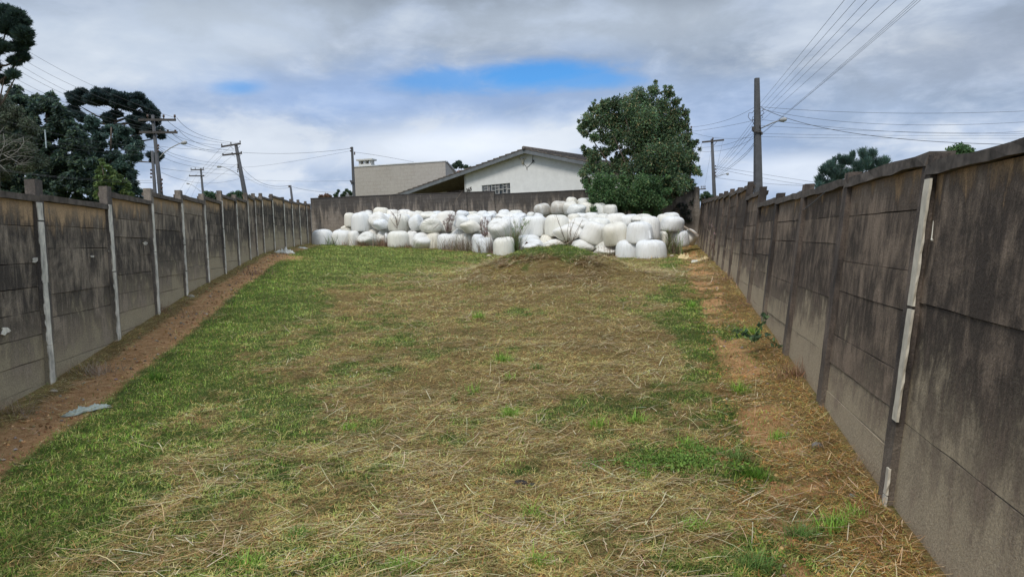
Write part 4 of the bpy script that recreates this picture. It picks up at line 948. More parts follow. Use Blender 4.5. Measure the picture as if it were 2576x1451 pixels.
bush('tree_clump', 1155, 95, 'far wooded hilltop trees between the block building and the gabled house', [(1138,421,5),(1148,417,6),(1160,418,5),(1172,421,5),(1153,410,5),(1182,424,4)], 3500, .3, .12, DK)
bush('bush', 1775, 55, 'thin leafy bush above the right end of the back wall, by the street pole', [(1765,493,5),(1774,488,6),(1783,490,5),(1790,495,4),(1768,502,6),(1781,500,6)], 1800, .16, .06, G2)
# ------------------------------------------------------------------ houses beyond the back wall
hp = at(1250, 470, 52.0); hd = Vector((2, -1.45, 0)).normalized(); hn_ = Vector((hd.y, -hd.x, 0))   # hn_ faces us
def onh(px, py, off=0): return hit(px, py, hp + hn_*off, hn_)
house = empty('gabled_house', (hp.x, hp.y, EYE.z-.2), 'white gabled house with a tiled roof and a barred window behind the back wall', 'house')
M_hw = simple('white house render', (.72,.735,.735), .9, .06, 3)
gz = EYE.z - .4
apex = onh(1318, 381); wl_ = onh(1167, 433); wr_ = onh(1560, 432)
WX0, WX1 = onh(1211.5, 466), onh(1283, 460.5); wbot = EYE.z + (onh(1230, 493).z-EYE.z)
wz1 = (onh(1211.5, 466.5).z + onh(1283, 460.5).z)/2; wz0 = onh(1283, 491).z - .02
def S(p): return (p-hp).dot(hd)
def H(s, z, off=0): q = hp + hd*s + hn_*off; return Vector((q.x, q.y, z))
sw0, sw1 = S(WX0), S(WX1); sl_, sr_, sa = S(wl_), S(wr_), S(apex)
def rz_(s): return apex.z + (s-sa)*((wl_.z-apex.z)/(sl_-sa) if s < sa else (wr_.z-apex.z)/(sr_-sa))
mb = MB(); T = Vector(hn_)*-.18
mb.prism([H(sl_, gz), H(sw0, gz), H(sw0, rz_(sw0)), H(sl_, rz_(sl_))], T)
mb.prism([H(sw1, gz), H(sr_, gz), H(sr_, rz_(sr_)), H(sa, apex.z), H(sw1, rz_(sw1))] if sa > sw1 else [H(sw1, gz), H(sr_, gz), H(sr_, rz_(sr_)), H(sw1, rz_(sw1))], T)
mb.prism([H(sw0, wz1), H(sw1, wz1), H(sw1, rz_(sw1)), H(sw0, rz_(sw0))], T)
mb.prism([H(sw0, gz), H(sw1, gz), H(sw1, wz0), H(sw0, wz0)], T)
mb.prism([H(sl_, gz), H(sl_, rz_(sl_)-.05), H(sl_, rz_(sl_)-.05, -8), H(sl_, gz, -8)], hd*.18)
mb.prism([H(sr_, gz), H(sr_, rz_(sr_)-.05), H(sr_, rz_(sr_)-.05, -8), H(sr_, gz, -8)], hd*-.18)
mb.build('wall', M_hw, house)
# window: reveal, curtains, glass, bars
wn = MB(); fr = .028
def fbar(mbx, s0, s1, z0, z1, off, th_=.04): mbx.prism([H(s0, z0, off), H(s1, z0, off), H(s1, z1, off), H(s0, z1, off)], hn_*-th_)
M_fr = simple('white steel frame', (.50,.51,.51), .5, .06, 6)
fbar(wn, sw0, sw1, wz1-fr, wz1, -.03); fbar(wn, sw0, sw1, wz0, wz0+fr, -.03); fbar(wn, sw0, sw0+fr, wz0+fr, wz1-fr, -.03); fbar(wn, sw1-fr, sw1, wz0+fr, wz1-fr, -.03)
ww, wh = sw1-sw0, wz1-wz0
vs_ = [sw0+ww*f for f in (.0+.07,.21,.345,.48,.61,.745,.885)]
for s in vs_: fbar(wn, s-.012, s+.012, wz0+fr, wz1-fr, -.032, .03)
edges = [sw0+fr]+vs_+[sw1-fr]
for i, fs in enumerate(([.55,.68],[.18,.42],[.62],[.2,.5],[.22,.45,.78],[.42,.5],[.2,.42,.75],[.45,.5])):
    for f in fs: fbar(wn, edges[i]+.018, edges[i+1]-.018, wz1-wh*f-.014, wz1-wh*f+.014, -.034, .026)
wo = wn.build('window', M_fr, house)
mb = MB(); fbar(mb, sw0+.01, sw1-.01, wz0+.01, wz1-.01, -.09, .01)
m, nt, b, o = mat('window glass'); b.inputs['Base Color'].default_value = (.10,.13,.15,1); b.inputs['Roughness'].default_value = .08; b.inputs['Specular IOR Level'].default_value = .6
oc = nd(nt, 'ShaderNodeTexCoord').outputs['Object']; f = noise(nt, mapv(nt, oc, (9, 9, .4)), 1.5, 3, .5)
nt.links.new(ramp(nt, f, [(.42, (.03,.045,.06)), (.52, (.12,.13,.14)), (.62, (.34,.32,.31))]), b.inputs['Base Color'])
mb.build('pane', m, wo)
# roof: slabs, stepped tile ends, barge boards, ridge
tl = onh(990, 491, .55); rt = onh(1470, 404, .55); ap = onh(1318, 374, .55); so_ = S(tl); s_ap = S(ap); s_rt = S(rt)
def roofz(s):
    return ap.z + (s-s_ap)*((tl.z-ap.z)/(so_-s_ap) if s < s_ap else (rt.z-ap.z)/(s_rt-s_ap))
M_tile = simple('grey weathered tiles', (.13,.115,.105), .95, .45, 5)
M_tile_r = simple('red clay tiles', (.21,.115,.09), .9, .35, 6)
M_barge = simple('grey fascia board', (.15,.165,.18), .8, .2, 3)
s_end = sr_ + .6
roof = MB()
for sA, sB in ((so_, s_ap), (s_ap, s_end)):
    roof.prism([H(sA, roofz(sA)-.14, .5), H(sB, roofz(sB)-.14, .5), H(sB, roofz(sB)-.04, .5), H(sA, roofz(sA)-.04, .5)], hn_*-8.6)
n1_ = 24
for k in range(n1_):        # each tile course overlaps the one below
    for (sA, sB) in ((so_ + (s_ap-so_)*k/n1_, so_ + (s_ap-so_)*(k+1)/n1_+.04),):
        roof.prism([H(sA-.05, roofz(sA)-.03, .55), H(sB, roofz(sB)-.06, .55), H(sB, roofz(sB)+.0, .55), H(sA-.05, roofz(sA)+.065, .55)], hn_*-8.6)
for k in range(13):
    sA = s_ap + (s_end-s_ap)*k/13; sB = s_ap + (s_end-s_ap)*(k+1)/13
    roof.prism([H(sA-.04, roofz(sA)-.06, .55), H(sB+.05, roofz(sB)-.03, .55), H(sB+.05, roofz(sB)+.065, .55), H(sA-.04, roofz(sA)+.0, .55)], hn_*-8.6)
ro = roof.build('roof', M_tile, house)
mb = MB(); mb.tube([H(s_ap, ap.z+.04, .62), H(s_ap, ap.z+.04, -8.1)], .13, 10); mb.build('ridge_tile', M_tile, ro, True)
mb = MB()
for sA, sB in ((so_+.05, s_ap), (s_ap, s_end)):
    mb.prism([H(sA, roofz(sA)-.30, .53), H(sB, roofz(sB)-.30, .53), H(sB, roofz(sB)-.06, .53), H(sA, roofz(sA)-.06, .53)], hn_*-.03)
mb.build('barge_board', M_barge, ro)
mb = MB()   # porch back wall, beam, half wall and gate
mb.prism([H(so_+1.0, gz, -5), H(sl_-.02, gz, -5), H(sl_-.02, roofz(sl_)-.2, -5), H(so_+1.0, roofz(so_+1)-.2, -5)], hn_*-.12)
mb.build('porch_wall', simple('brown porch wall', (.17,.12,.095), .9, .2, 3), house)
mb = MB(); ga = S(onh(1126, 480)); 
tz = onh(1140, 478).z; 
for s in (ga, ga+.45, ga+.9, ga+1.35, sl_-.05): mb.box(H(s, tz-.8, -.3), .03, .03, 1.6, hd, hn_)
for z in (onh(1140, 478).z-.08, onh(1140, 486).z-.1): mb.box(H((ga+sl_)/2, z, -.3), sl_-ga, .025, .03, hd, hn_)
mb.build('porch_gate', simple('rusty gate steel', (.10,.085,.08), .7, .3, 9), house)
# house number, raised figures
fc_ = bpy.data.curves.new('number', 'FONT'); fc_.body = '365'; fc_.size = .36; fc_.extrude = .012; fc_.shear = .15; fc_.offset = .008
tmp = bpy.data.objects.new('number', fc_); C.objects.link(tmp)
bpy.context.view_layer.update(); dg = bpy.context.evaluated_depsgraph_get(); me = bpy.data.meshes.new_from_object(tmp.evaluated_get(dg)); bpy.data.objects.remove(tmp)
q0, q1 = onh(1173, 484.5, .02), onh(1187.5, 478.5, .02); ax = (q1-q0); ax.normalize(); up_ = hn_.cross(ax).normalized()
if up_.z < 0: up_ = -up_
Mx = Matrix((( ax.x, up_.x, hn_.x, q0.x), (ax.y, up_.y, hn_.y, q0.y), (ax.z, up_.z, hn_.z, q0.z), (0,0,0,1)))
wdt = max(v.co.x for v in me.vertices); me.transform(Matrix.Scale((q1-q0).length/wdt, 4, (1,0,0)) ); me.transform(Mx)
link('house_number', me, simple('dark figures', (.06,.055,.05), .6, .1), house)
# bull skull and lamp on the gable
M_bone = simple('bone', (.62,.58,.50), .7, .1); M_blk = simple('black metal', (.03,.03,.032), .5, .1)
sk = onh(1315, 405, .06); mb = MB()
mb.tube([sk+Vector((0,0,.17)), sk+Vector((0,0,.05)), sk+Vector((0,0,-.1)), sk+Vector((0,0,-.24))], [.10,.13,.08,.05], 8)
for sgn in (-1, 1): mb.tube([sk+Vector((0,0,.13))+hd*sgn*.08, sk+Vector((0,0,.16))+hd*sgn*.24, sk+Vector((0,0,.3))+hd*sgn*.3], [.04,.03,.008], 6)
o_ = mb.build('cattle_skull', M_bone, None, True); tag(o_, 'horned cattle skull hung high on the white gable wall', 'skull')
lp = onh(1341, 405.5, .08); mb = MB(); mb.tube([lp+Vector((0,0,.08)), lp, lp-Vector((0,0,.07))], [.04,.07,.05], 8)
cbl = [onh(1341, 385, .03), onh(1340, 398, .03), onh(1339, 409, .03), onh(1331, 417, .03), onh(1326, 421, .03), onh(1326, 429, .03), onh(1324, 420, .03), onh(1317, 411, .03)]
mb.tube(cbl, .014, 5)
tag(mb.build('gable_lamp', M_blk, None, True), 'small black lamp and looping cable under the gable peak', 'lamp')
# painted block building
M_blkw = None
m, nt, b, o = mat('painted blockwork')
oc = nd(nt, 'ShaderNodeTexCoord').outputs['Object']; ps = nd(nt, 'ShaderNodeSeparateXYZ', {0: oc}); uv = nd(nt, 'ShaderNodeCombineXYZ', {0: ps.outputs[0], 1: ps.outputs[2], 2: 0.0}).outputs[0]
br = nd(nt, 'ShaderNodeTexBrick', {'Vector': uv, 'Scale': 1.0, 'Mortar Size': .016, 'Mortar Smooth': .3, 'Brick Width': .58, 'Row Height': .29, 'Color1': (1,1,1,1), 'Color2': (.95,.94,.93,1), 'Mortar': (.78,.76,.73,1)})
f = noise(nt, oc, 1.1, 5, .7); g = noise(nt, oc, 9, 4, .7)
c = mixc(nt, sm(nt, mth(nt, 'ADD', f, mth(nt, 'MULTIPLY', g, .6)), .62, .90), (1,1,1), br.outputs[0]); c = mixc(nt, 1.0, ramp(nt, g, [(.3, (.36,.34,.31)), (.7, (.46,.435,.40))]), c, 'MULTIPLY')
nt.links.new(c, b.inputs['Base Color']); b.inputs['Roughness'].default_value = .95; bump(nt, b, g, .3, .02); M_blkw = m
A, B_ = at(889.5, 421, 60.5), at(1120, 406.5, 58.6); ad = (B_-A); ad.z = 0; alen = ad.length; ad.normalize(); an = Vector((ad.y, -ad.x, 0))
blk = empty('block_building', (A.x, A.y, EYE.z-.2), 'cream painted block building with a flat top edge and a small chimney', 'building')
gz2 = EYE.z-.4
def K(s, z, off=0): q = A + ad*s + an*off; return Vector((q.x, q.y, z))
mb = MB(); bk = alen+2.2
mb.prism([K(0, gz2), K(alen, gz2), K(alen, B_.z), K(0, A.z)], an*-.2)
E2 = hit(1150, 440, K(alen, 0), Vector((ad.x, ad.y, 0)) ) 
side = [K(alen, gz2, -.2), K(alen, gz2, -6), K(alen, B_.z-2.6, -6), K(alen, B_.z, -.2)]
mb.prism(side, ad*-.18)
sb = at(1152, 442, 63); mb.prism([Vector((B_.x, B_.y, gz2)), Vector((sb.x, sb.y, gz2)), Vector((sb.x, sb.y, sb.z)), Vector((B_.x, B_.y, B_.z))], Vector((-.15, .15, 0)))
mb.prism([K(.02, gz2, -.2), K(.02, gz2, -6), K(.02, A.z-.6, -6), K(.02, A.z, -.2)], ad*.18)
mb.build('wall', M_blkw, blk)
mb = MB()
for p, q in ((K(-.03, A.z+.035, -.1), K(alen+.03, B_.z+.035, -.1)), (Vector((B_.x, B_.y+.15, B_.z+.03)), Vector((sb.x, sb.y+.05, sb.z+.03)))):
    x = (q-p).normalized(); y = Vector((-x.y, x.x, 0)).normalized(); mb.box((p+q)/2, (q-p).length, .3, .07, x, y, x.cross(y))
mb.build('parapet_cap', simple('cap', (.62,.64,.66), .8, .1), blk)
cc = at(927, 412, 61.2); mb = MB(); wch = 1.0
M_ch = simple('chimney render', (.55,.55,.53), .9, .12, 4)
def bx2(mbx, dx, z0, z1, w, d): c = K(S2+dx, (z0+z1)/2, -.6); mbx.box(c, w, d, z1-z0, ad, an)
S2 = (cc-A).dot(ad); zt_ = at(927, 402, 61.2).z; zc0 = A.z+.0
bx2(mb, 0, zc0-.6, zt_-.42, 1.12, .7)
for dx in (-.48, 0, .48): bx2(mb, dx, zt_-.42, zt_-.14, .16, .6)
mb.build('chimney', M_ch, blk)
mb = MB(); bx2(mb, 0, zt_-.14, zt_-.02, 1.42, .95); mb.build('chimney_cap', M_ch, blk)
mb = MB(); q = [at(1141, 445, 70), at(1145, 438, 70), at(1150, 432, 70), at(1180, 430, 70), at(1190, 445, 70)]
mb.prism(q, Vector((0, 3.5, .25)))
for k in range(7):
    a_ = at(1147+k*5.5, 434-k*.4, 69.95); c_ = at(1152+k*5, 431.5-k*.4, 69.95)+Vector((0, 3, .3)); mb.tube([a_, c_], .12, 6)
rr = empty('red_roof_house', at(1165, 500, 72), 'corner of a red clay tile roof showing between the block building and the gabled house', 'house')
mb.build('roof', M_tile_r, rr)
mb = MB(); a_ = at(865, 497, 63); c_ = at(890, 480, 63); mb.prism([at(845, 499, 63), at(892, 499, 63), c_, at(884, 482.5, 63)], Vector((0, 4, 0)))
tag(mb.build('lean_to_roof', simple('lean-to sheet', (.20,.21,.22), .9, .2, 4), bevel=.01), 'low grey lean-to roof at the left foot of the block building', 'roof')
for i, px in enumerate((1477, 1499)):
    a_ = onback(px, 474); a_.y += .3; mb = MB(); mb.tube([a_-Vector((0,0,1.2)), a_+Vector((0,0,.18))], .025, 6)
    tag(mb.build('steel_rod', M_blk), ('left' if i == 0 else 'right')+' one of two short dark rods standing on the back wall left of the tree', 'rod', 'rods on the back wall')
# ------------------------------------------------------------------ poles and wires
M_pole = simple('pole concrete', (.085,.088,.095), .9, .18, 5); M_arm = simple('dark crossarm', (.075,.07,.068), .85, .2, 5)
M_ins = simple('brown insulator', (.10,.07,.06), .4, .1); M_lamp = simple('lamp grey', (.34,.35,.36), .5, .1, 5); M_wire = simple('wire', (.09,.095,.105), .6, .1)
def pole(label, top, bot, Z, w0, w1, square=False):
    a, c = at(*top, Z), at(*bot, Z); d = (c-a); k = (EYE.z-.8 - a.z)/d.z; foot = a + d*k
    w1f = w0 + (w1-w0)*k
    r = empty('utility_pole', foot, label, 'pole', None)
    mb = MB()
    if square:
        mb.hexa([foot+Vector(q)*w1f*.5 for q in ((-1,-1,0),(1,-1,0),(1,1,0),(-1,1,0))]+[a+Vector(q)*w0*.5 for q in ((-1,-1,0),(1,-1,0),(1,1,0),(-1,1,0))]); mb.build('shaft', M_pole, r, bevel=.015)
    else: mb.tube([foot, a], [w1f/2, w0/2], 12); mb.build('shaft', M_pole, r, True)
    return r
def arm(r, p0, p1, Z0, Z1=None, th_=.12, ins=(), insh=.2, brace=None):
    Z1 = Z1 or Z0; a, c = at(*p0, Z0), at(*p1, Z1); ax = (c-a); L = ax.length; ax.normalize(); y = Vector((-ax.y, ax.x, 0)).normalized()
    mb = MB(); mb.box((a+c)/2 + y*-.14, L, .09, th_, ax, y, ax.cross(y)*1); o = mb.build('crossarm', M_arm, r)
    for f in ins:
        p = a.lerp(c, f) + y*-.14; mb = MB(); mb.tube([p, p+Vector((0,0,insh*.5)), p+Vector((0,0,insh*.55)), p+Vector((0,0,insh))], [.03,.03,.065,.05], 8); mb.build('insulator', M_ins, o, True)
    if brace:
        for (q0, q1) in brace: mb = MB(); mb.tube([at(*q0, Z0), at(*q1, Z0)], .018, 5); mb.build('brace', M_arm, r)
def lamp(r, pts, Z, hl, Z1=None):
    Z1 = Z1 or Z; n = len(pts); P_ = [at(x, y, Z+(Z1-Z)*i/(n-1)) for i, (x, y) in enumerate(pts)]
    mb = MB(); mb.tube(P_, .028, 7); o = mb.build('lamp_arm', M_lamp, r, True)
    d = (P_[-1]-P_[-2]).normalized(); e = P_[-1]; d = (d*1.0+Vector((0,0,-.1))).normalized()
    mb = MB(); mb.tube([e-d*.05, e+d*hl*.2, e+d*hl*.6, e+d*hl*.9, e+d*hl], [.05,.09,.11,.08,.02], 8); mb.build('lamp_head', M_lamp, o, True)
def rack(r, px, py0, py1, n, Z):
    for i in range(n):
        p = at(px, py0+(py1-py0)*i/max(1, n-1), Z); mb = MB(); mb.tube([p-Vector((0,0,.06)), p-Vector((0,0,.02)), p+Vector((0,0,.02)), p+Vector((0,0,.06))], [.03,.06,.06,.03], 7); mb.build('insulator', M_ins, r, True)
p1 = pole('left crossarm pole standing before the umbrella araucaria', (384, 290), (404, 487), 40, .16, .25)
arm(p1, (352,303), (445,303), 40, ins=(.25,.68,.98), insh=.28); arm(p1, (354,334), (449,334.5), 40, ins=(.55,.75,.95), insh=.14, brace=[((388,345),(400,336))])
lamp(p1, [(401,397),(412,385),(430,372),(450,362),(458,360)], 40, .28); rack(p1, 398, 366, 380, 3, 39.9); rack(p1, 407, 452, 482, 4, 39.9)
p1b = pole('thinner pole close to the left crossarm pole, just left of it', (383, 380), (390, 484), 44, .16, .2); rack(p1b, 380, 428, 446, 3, 43.9)
p2 = pole('leaning crossarm pole with two arms left of centre, over the left wall', (593, 362), (617, 492), 70, .3, .44)
arm(p2, (558,370), (607,362), 70, th_=.16, ins=(.03,.5,.97), insh=.28, brace=[((580,369),(588,376)),((604,368),(598,374))]); arm(p2, (561,391), (610,386), 70, th_=.16, ins=(.03,.5,.97), insh=.18, brace=[((586,390),(592,395)),((606,390),(602,394))])
lamp(p2, [(604,448),(601,442),(590,434),(576,426),(562,421),(556,420)], 70, .4); rack(p2, 598, 414, 432, 5, 69.8)
p3 = pole('distant small crossarm pole between the two larger left poles', (505, 424), (511, 490), 98, .24, .32)
arm(p3, (481,428), (514,427), 98, th_=.15, ins=(.03,.35,.97), insh=.28); arm(p3, (477,443), (515,443), 98, th_=.15, ins=(.03,.45,.97), insh=.14)
lamp(p3, [(505,482),(495,474),(484,466),(476,463)], 98, .4)
p4 = pole('slim pole standing at the left corner of the block building', (885.5, 370), (890.5, 488), 57, .16, .2, True); rack(p4, 882, 373, 380, 2, 56.9); rack(p4, 892, 384, 388, 2, 56.9)
mb = MB()
for a_, c_ in (((880,454),(888,456)),((881,456),(885,463)),((884,455),(884,460)),((887,458),(883,465))): mb.tube([at(*a_, 56.8), at(*c_, 56.8)], .035, 5)
mb.build('cable_bracket', M_arm, p4)
p5 = pole('short distant pole end over the far end of the left wall', (730.5, 466.5), (735, 503), 62, .16, .2); rack(p5, 727, 468, 470, 2, 61.9)
p6 = pole('tall square concrete pole with a street lamp beyond the right wall', (1904, 197), (1907, 482), 36, .21, .36, True)
lamp(p6, [(1911,325),(1925,318),(1945,309),(1963,303)], 36, .42, 34.5)
mb = MB()
for x, y, w, h_ in ((1895,324,.12,.2),(1899,331,.1,.08),(1912,331,.09,.12),(1916,336,.07,.14),(1912,318,.05,.1)): q = at(x, y, 35.8); mb.box(q, w, .12, h_)
mb.tube([at(1893,331,35.8), at(1917,333,35.8)], .03, 6); mb.build('clamp_hardware', M_arm, p6, bevel=.008)
def kp(x, y): return 1708+x*.2048, 178+y*.2048
mb = MB()
for pts in ([(935,470),(900,520),(860,520),(850,570),(880,610),(920,600)],[(935,560),(905,570),(900,610),(920,660)],[(985,440),(1020,455),(1040,470),(1030,490)],[(990,500),(1030,490),(1045,520),(1000,560)],[(990,550),(1030,560),(1030,575),(990,600)]):
    mb.tube([at(*kp(*q), 35.8) for q in pts], .014, 5)
mb.build('cable_loop', M_wire, p6, True)
p7 = pole('farther pole with a single slanted crossarm, left of the tall square pole', (1791, 350), (1797, 492), 62, .22, .32)
arm(p7, (1765,358.5), (1820,353), 62, th_=.14, ins=(.5,), insh=.3, brace=[((1795,367),(1803,357))]); lamp(p7, [(1799,446),(1808,443),(1820,439),(1828,437.5)], 62, .35, 60); rack(p7, 1800, 418, 442, 4, 61.8)
p8 = pole('pole half hidden by the right edge of the broadleaf tree', (1729, 314), (1733, 500), 47, .2, .27, True); rack(p8, 1739, 320, 332, 3, 46.9)
p9 = pole('low distant pole top with a small crossarm above the right end of the back wall', (1757, 474), (1757, 500), 90, .3, .35)
arm(p9, (1752,477), (1775,475.5), 90, th_=.14, ins=(.5,.7,.9), insh=.4)
# wires: (points in the picture with their depth), thickness, label
def wire(pts, label, r=.013, grp='overhead wires'):
    P_ = [at(x, y, z) for x, y, z in pts]; out = []
    if len(P_) == 2: a, c = P_; P_ = [a, (a+c)/2, c]
    if len(P_) == 3:
        a, b_, c = P_; q = b_*2 - (a+c)*.5
        out = [a*(1-t)**2 + q*2*t*(1-t) + c*t*t for t in [i/20 for i in range(21)]]
    mb = MB(); mb.tube(out, r*.8, 5, False); o = mb.build('overhead_wire', M_wire, None, True); tag(o, label, 'wire', grp)
ORD = ['first', 'second', 'third', 'fourth', 'fifth', 'sixth', 'seventh', 'eighth']
for i, (x0, y0, x1, y1) in enumerate(((1910,263,2122,0),(1914,270,2150,0),(1912,286,2178,0),(1913,295,2208,0),(1911,309,2252,0),(1916,336,2289,0),(1916,338,2296,0),(1917,336,2304,0))):
    k = 1.8; xm, ym = x0+(x1-x0)*.62, y0+(y1-y0)*.62+(10 if i > 4 else 3)
    wire([(x0,y0,36), (xm,ym,20), (x0+(x1-x0)*k, y0+(y1-y0)*k, 9)], ORD[i]+' from the left of the wires rising from the square pole to the top', .006 if i < 5 else .005)
for i, (q, th_) in enumerate((((1910,269,36),(2255,285,36),(2640,277,36)),((1912,274,36),(2230,313,37),(2640,303,38)),((1912,301,36),(2330,335,38),(2640,324,38)),((1910,316,36),(2300,343,40),(2640,337,40)),((1912,336,36),(2200,341,40),(2640,341,40)),((1912,344,36),(2200,348,42),(2640,348,42))) and
      [(((1910,269,36),(2255,285,36),(2640,277,36)),.010),(((1912,274,36),(2230,313,37),(2640,303,38)),.010),(((1912,301,36),(2330,335,38),(2640,324,38)),.009),(((1910,316,36),(2240,331,40),(2640,337,40)),.009),(((1912,336,36),(2200,341,40),(2640,341,40)),.008),(((1912,344,36),(2200,348,42),(2640,348,42)),.008)]):
    wire(q, ORD[i]+' from the top of the wires from the square pole to the right edge', th_)
wire([(1918,273,35.8),(2150,336,33),(2560,364,30)], 'thick twisted cable sagging from the tall square pole behind the right wall', .016)
for i, (a_, m_, c_) in enumerate((((1911,275,36),(1870,336,46),(1799,425,62)),((1908,290,36),(1865,352,46),(1800,430,62)),((1907,305,36),(1860,368,46),(1800,436,62)),((1899,333,36),(1850,393,46),(1801,441,62)),((1899,352,36),(1865,395,46),(1802,443,62)),((1899,356,36),(1868,398,46),(1812,440,62)))):
    wire([a_, m_, c_], ORD[i]+' from the top of the wires between the square pole and slanted-crossarm pole', .014 if i > 3 else .010)
for i, (a_, m_, c_) in enumerate((((1741,320,47),(1820,305,42),(1900,269,36)),((1741,331,47),(1815,320,42),(1897,303,36)),((1741,334,47),(1812,348,48),(1897,345,36)),((1730,372,47),(1820,365,45),(1899,333,36)),((1745,380,47),(1820,378,45),(1899,346,36)))):
    wire([a_, m_, c_], ORD[i]+' from the top of the wires from tree-hidden pole to square pole', .010)
for i, (a_, c_) in enumerate((((1765,361,62),(1748,470,90)),((1791,365,62),(1772,474,90)),((1818,356,62),(1800,440,61)))): wire([a_, c_], ORD[i]+' from the left of the steep thin wires below the slanted crossarm', .009)
for i, (a_, m_, c_) in enumerate((((1800,419,62),(1930,440,60),(2070,462,55)),((1800,424,62),(1930,450,60),(2060,470,55)),((1800,447,62),(1930,462,60),(2060,468,55)))): wire([a_, m_, c_], ORD[i]+' from the top of the faint wires from the farther pole toward the pine', .014)
L_ = [((-60,40,36),(180,190,38),(444,298,40)),((-60,68,36),(160,205,38),(415,300,40)),((-60,90,36),(180,235,38),(385,302,40)),((-60,110,36),(190,250,38),(449,332,40)),((-60,135,36),(180,265,38),(430,333,40)),((-60,155,36),(170,272,38),(405,334,40)),
      ((-60,282,36),(180,345,38),(397,372,40)),((-60,312,36),(180,365,38),(398,380,40)),((-60,330,36),(160,372,38),(400,392,40)),((-60,415,36),(180,447,38),(405,454,40)),((-60,420,36),(200,452,38),(405,460,40))]
NL = ['topmost','second from the top','third from the top','fourth from the top','fifth from the top','sixth from the top','seventh from the top','eighth from the top','ninth from the top','next to lowest','lowest']
for i, q in enumerate(L_): wire(q, NL[i]+' of the wires crossing the left trees', .009)
L2 = [((445,297,40),(515,344,54),(604,360,70)),((416,299,40),(495,346,54),(583,362,70)),((451,329,40),(520,368,54),(609,382,70)),((395,303,40),(470,352,54),(560,366,70)),((428,331,40),(500,372,54),(586,385,70)),((415,337,40),(480,371,54),(562,387,70)),
      ((399,369,40),(490,402,54),(598,416,70)),((400,374,40),(490,410,54),(598,421,70)),((401,390,40),(490,420,54),(599,430,70)),((405,423,40),(490,433,54),(602,440,70)),((406,434,40),(515,461,54),(602,450,70)),((399,368,40),(500,376,54),(598,376,70))]
for i, q in enumerate(L2): wire(q, (ORD+['ninth','tenth','eleventh','twelfth'])[i]+' wire of the span between the two left crossarm poles', .014 if i < 6 else .011)
wire([(611,384,70),(740,386,64),(881,374,57)], 'nearly level thin wire from the leaning crossarm pole to the slim pole', .016)
wire([(609,421,70),(700,412,64),(881,380,57)], 'faint second wire rising to the slim pole by the block building', .010)
wire([(609,420,70),(660,461,66),(727,467,62)], 'curving wire from the leaning crossarm pole down to the short distant pole', .018)
wire([(609,440,70),(670,470,66),(727,472,62)], 'lower faint wire ending at the short distant pole', .012)
wire([(735,470,62),(800,482,60),(880,483,58)], 'thin wire from the short distant pole toward the block building', .014)
wire([(609,452,70),(740,456,66),(881,455,57)], 'faint level wire between the leaning pole and the bracket on the slim pole', .010)
wire([(892,383,57),(960,393,59),(1041,408,59)], 'thin wire from the slim pole down to the block building roof edge', .014)
for i, (a_, c_) in enumerate((((557,371,70),(502,432,98)),((580,370,70),(510,432,98)),((560,391,70),(513,445,98)),((586,391,70),(515,448,98)),((597,412,70),(513,470,98)))): wire([a_, c_], ORD[i]+' from the left of the slanting wires behind the leaning crossarm pole', .012)
for i, (a_, c_) in enumerate((((482,430,98),(440,500,60)),((500,430,98),(455,510,60)),((512,430,98),(470,520,60)))): wire([a_, c_], ORD[i]+' from the left of the faint wires falling left from the distant small pole', .010)
mb = MB(); mb.tube([at(113, 327, 38), at(116.5, 373, 38)], .03, 6)
tag(mb.build('cable_spacer', simple('pale fibreglass', (.42,.5,.55), .6, .1)), 'pale vertical spacer rod clipped on the wires before the dark conifers', 'spacer')
# ------------------------------------------------------------------ weeds, tufts, litter, stones
def ground_hit(px, py):
    r = ray(px, py); t = 1.0
    for _ in range(4000):
        p = EYE + r*t
        if p.z < g1(p.x, p.y): break
        t += .02 if t < 12 else .05
    return p
def tuft(p, n, L, W, pal, label, name='grass_tuft', cat='grass tuft', spread=.12, lean=.9, group=None, curl=-.7):
    P_ = np.stack([p[0]+rng.normal(0, spread, n), p[1]+rng.normal(0, spread*.7, n), np.zeros(n)], 1); P_[:, 2] = gh(P_[:, 0], P_[:, 1]) - .01
    if p[2] > g1(p[0], p[1]) + .25: P_[:, 2] = p[2]
    Ls = L*(.45+.75*rng.random(n)); V, F, c = blades(P_, Ls, W*(.7+.6*rng.random(n)), rng.random(n)*6.283, np.clip(lean+rng.normal(0, .32, n), .1, 1.5), curl*rng.random(n)*1.4, pick(pal, n, .2), 4)
    o = link(name, np_mesh(name, V-np.array(p), F, {'col': c}), BLADE, None, Vector(p)); return tag(o, label, cat, group)
BG = [(.28,.47,.07),(.22,.40,.06),(.34,.52,.11),(.17,.31,.05)]
BLG = [(.14,.24,.06),(.16,.27,.07),(.11,.19,.05),(.19,.29,.09)]
